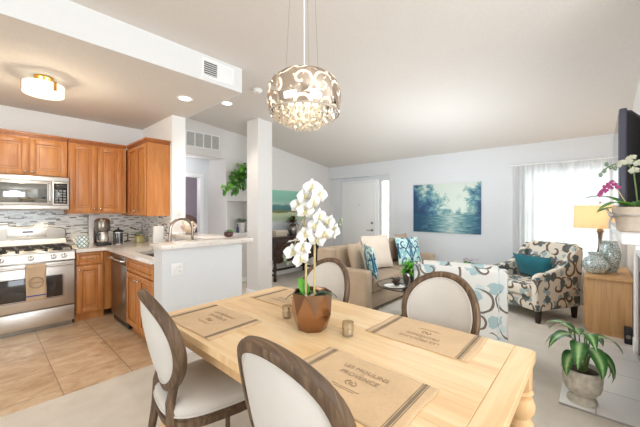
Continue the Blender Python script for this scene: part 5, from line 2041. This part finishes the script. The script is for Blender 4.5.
# pixel-free layout: stems stand at fixed places, flowers hang on them facing the room
view = Vector((-OX, -OY, .2)).normalized()
right = Vector((math.sin(AZ), -math.cos(AZ), 0))
def P3(rx, z, fwd=0.0):
    return right * rx + Vector((math.cos(AZ), math.sin(AZ), 0)) * fwd + Vector((0, 0, z))
m = MB(); m.tube([P3(.012, .16), P3(.014, .4), P3(.014, .6), P3(.02, .72), P3(.006, .775)], [.006, .006, .005, .004, .003], 8)
sa_ = obj('stem', m, 'stem', c)
m = MB(); m.tube([P3(-.035, .16, .02), P3(-.034, .34, .02), P3(-.034, .5, .02), P3(-.045, .6, .02), P3(-.08, .5, .0), P3(-.11, .4, 0)], [.006, .006, .005, .004, .003, .003], 8)
sb_ = obj('stem', m, 'stem', c)
fp = obj('flower', orchid_flower('flower', .05, None, None), 'petal', sa_, angle=70, solid=.0012)
spots = [  # (right, height, forward, stem)
    (.0, .772, -.02, 0), (.045, .735, -.03, 0), (-.045, .725, -.01, 0), (-.085, .675, 0, 0), (.01, .69, -.05, 0), (-.04, .645, -.03, 0),
    (.045, .615, -.03, 0), (.1, .585, -.02, 0), (.13, .54, 0, 0), (.02, .565, -.04, 0), (.075, .525, -.05, 0), (.03, .495, -.03, 0),
    (-.04, .52, -.03, 1), (-.1, .485, -.01, 1), (-.055, .45, -.05, 1), (-.12, .425, -.02, 1), (-.07, .39, -.03, 1)]
r = random.Random(31)
for k, (rx, z, fw, st) in enumerate(spots):
    nrm = view + Vector((r.uniform(-.75, .75), r.uniform(-.75, .75), r.uniform(-.5, .4)))
    par = (sa_, sb_)[st]
    if k == 0:
        fp.location = P3(rx * .86, z - .012, fw)
        fp.rotation_mode = 'QUATERNION'
        fp.rotation_quaternion = nrm.normalized().to_track_quat('Z', 'Y')
    else:
        place_flower(fp, par, P3(rx * .86, z - .012, fw), nrm, r.uniform(-.5, .5))
for rx, z in ((.15, .56), (.16, .585), (-.145, .37), (-.13, .35), (-.15, .39)):
    m = MB(); m.ball(P3(rx, z), .01, .01, .013, 10, 8)
    obj('bud', m, 'leaf_sage', sa_ if rx > 0 else sb_)

# --- chandelier
c = thing('chandelier', 'chrome drum chandelier with scroll cutouts and hanging crystals', 'chandelier', (1.16, 1.16, 1.915))
m = MB()
prof = [(.176, 0.0), (.189, .025), (.196, .065), (.196, .1), (.188, .14), (.17, .172), (.14, .195), (.1, .205)]
m.lathe([(r_, z) for r_, z in prof], n=64)
for f in [f for f in m.bm.faces if len(f.verts) > 8]:
    m.bm.faces.remove(f)
m.uvf = lambda co, n: (math.atan2(co.y, co.x) * .2, co.z)
obj('shade', m, 'scrollshade', c, angle=80)
m = MB(); m.tube([(.186 * math.cos(a), .186 * math.sin(a), 0) for a in [2 * PI * i / 64 for i in range(64)]], .005, 6, True)
obj('rim', m, 'chrome', c)
m = MB(); m.lathe([(.11, .202), (.11, .21), (0, .212)], n=32)
obj('top_plate', m, 'chrome', c)
m = MB(); m.lathe([(.0, .03), (.165, .03), (.165, .036), (0, .036)], n=40)
obj('crystal_plate', m, 'glass', c)
r = random.Random(8)
cnt = 0
for ringr, num, L in ((.155, 24, .022), (.115, 18, .045), (.075, 12, .066), (.03, 5, .078)):
    for i in range(num):
        a = 2 * PI * i / num + ringr * 20
        x, y = ringr * math.cos(a), ringr * math.sin(a)
        LL = L * r.uniform(.9, 1.08)
        m = MB()
        m.lathe([(.001, -LL - .012), (.011, -LL - .004), (.013, -LL + .006), (.008, -LL + .015), (.003, -LL + .02), (.006, -LL + .03), (.006, .0), (.003, .03)], (x, y, 0), 7)
        obj('crystal', m, 'crystal', c, angle=20)
for a in (30, 150, 270):
    x, y = .1 * math.cos(R(a)), .1 * math.sin(R(a))
    m = MB(); m.cyl((x, y, .21), (x * .55, y * .55, 1.04), .0012, n=6)
    obj('cable', m, 'nickel', c)
m = MB(); m.cyl((0, 0, .21), (0, 0, 1.04), .003, n=8)
obj('cord', m, 'whiteplastic', c)
m = MB(); m.lathe([(.08, 1.02), (.085, 1.03), (.085, FLAT - 1.915), (0, FLAT - 1.915)], n=32)
obj('ceiling_canopy', m, 'chrome', c)
for k in range(4):
    a = R(90 * k + 20)
    m = MB(); m.ball((.075 * math.cos(a), .075 * math.sin(a), .11), .018, .018, .024, 12, 8)
    b = obj('bulb', m, 'bulb', c)
    m = MB(); m.cyl((.075 * math.cos(a), .075 * math.sin(a), .133), (.075 * math.cos(a), .075 * math.sin(a), .16), .012)
    m.tube([(.075 * math.cos(a), .075 * math.sin(a), .16), (.04 * math.cos(a),   .04 * math.sin(a), .19), (0, 0, .2)], .004, 6)
    obj('socket', m, 'chrome', b)
point_light('chandelier_glow', (1.16, 1.16, 2.0), 2.2, (1, .83, .62), .09)
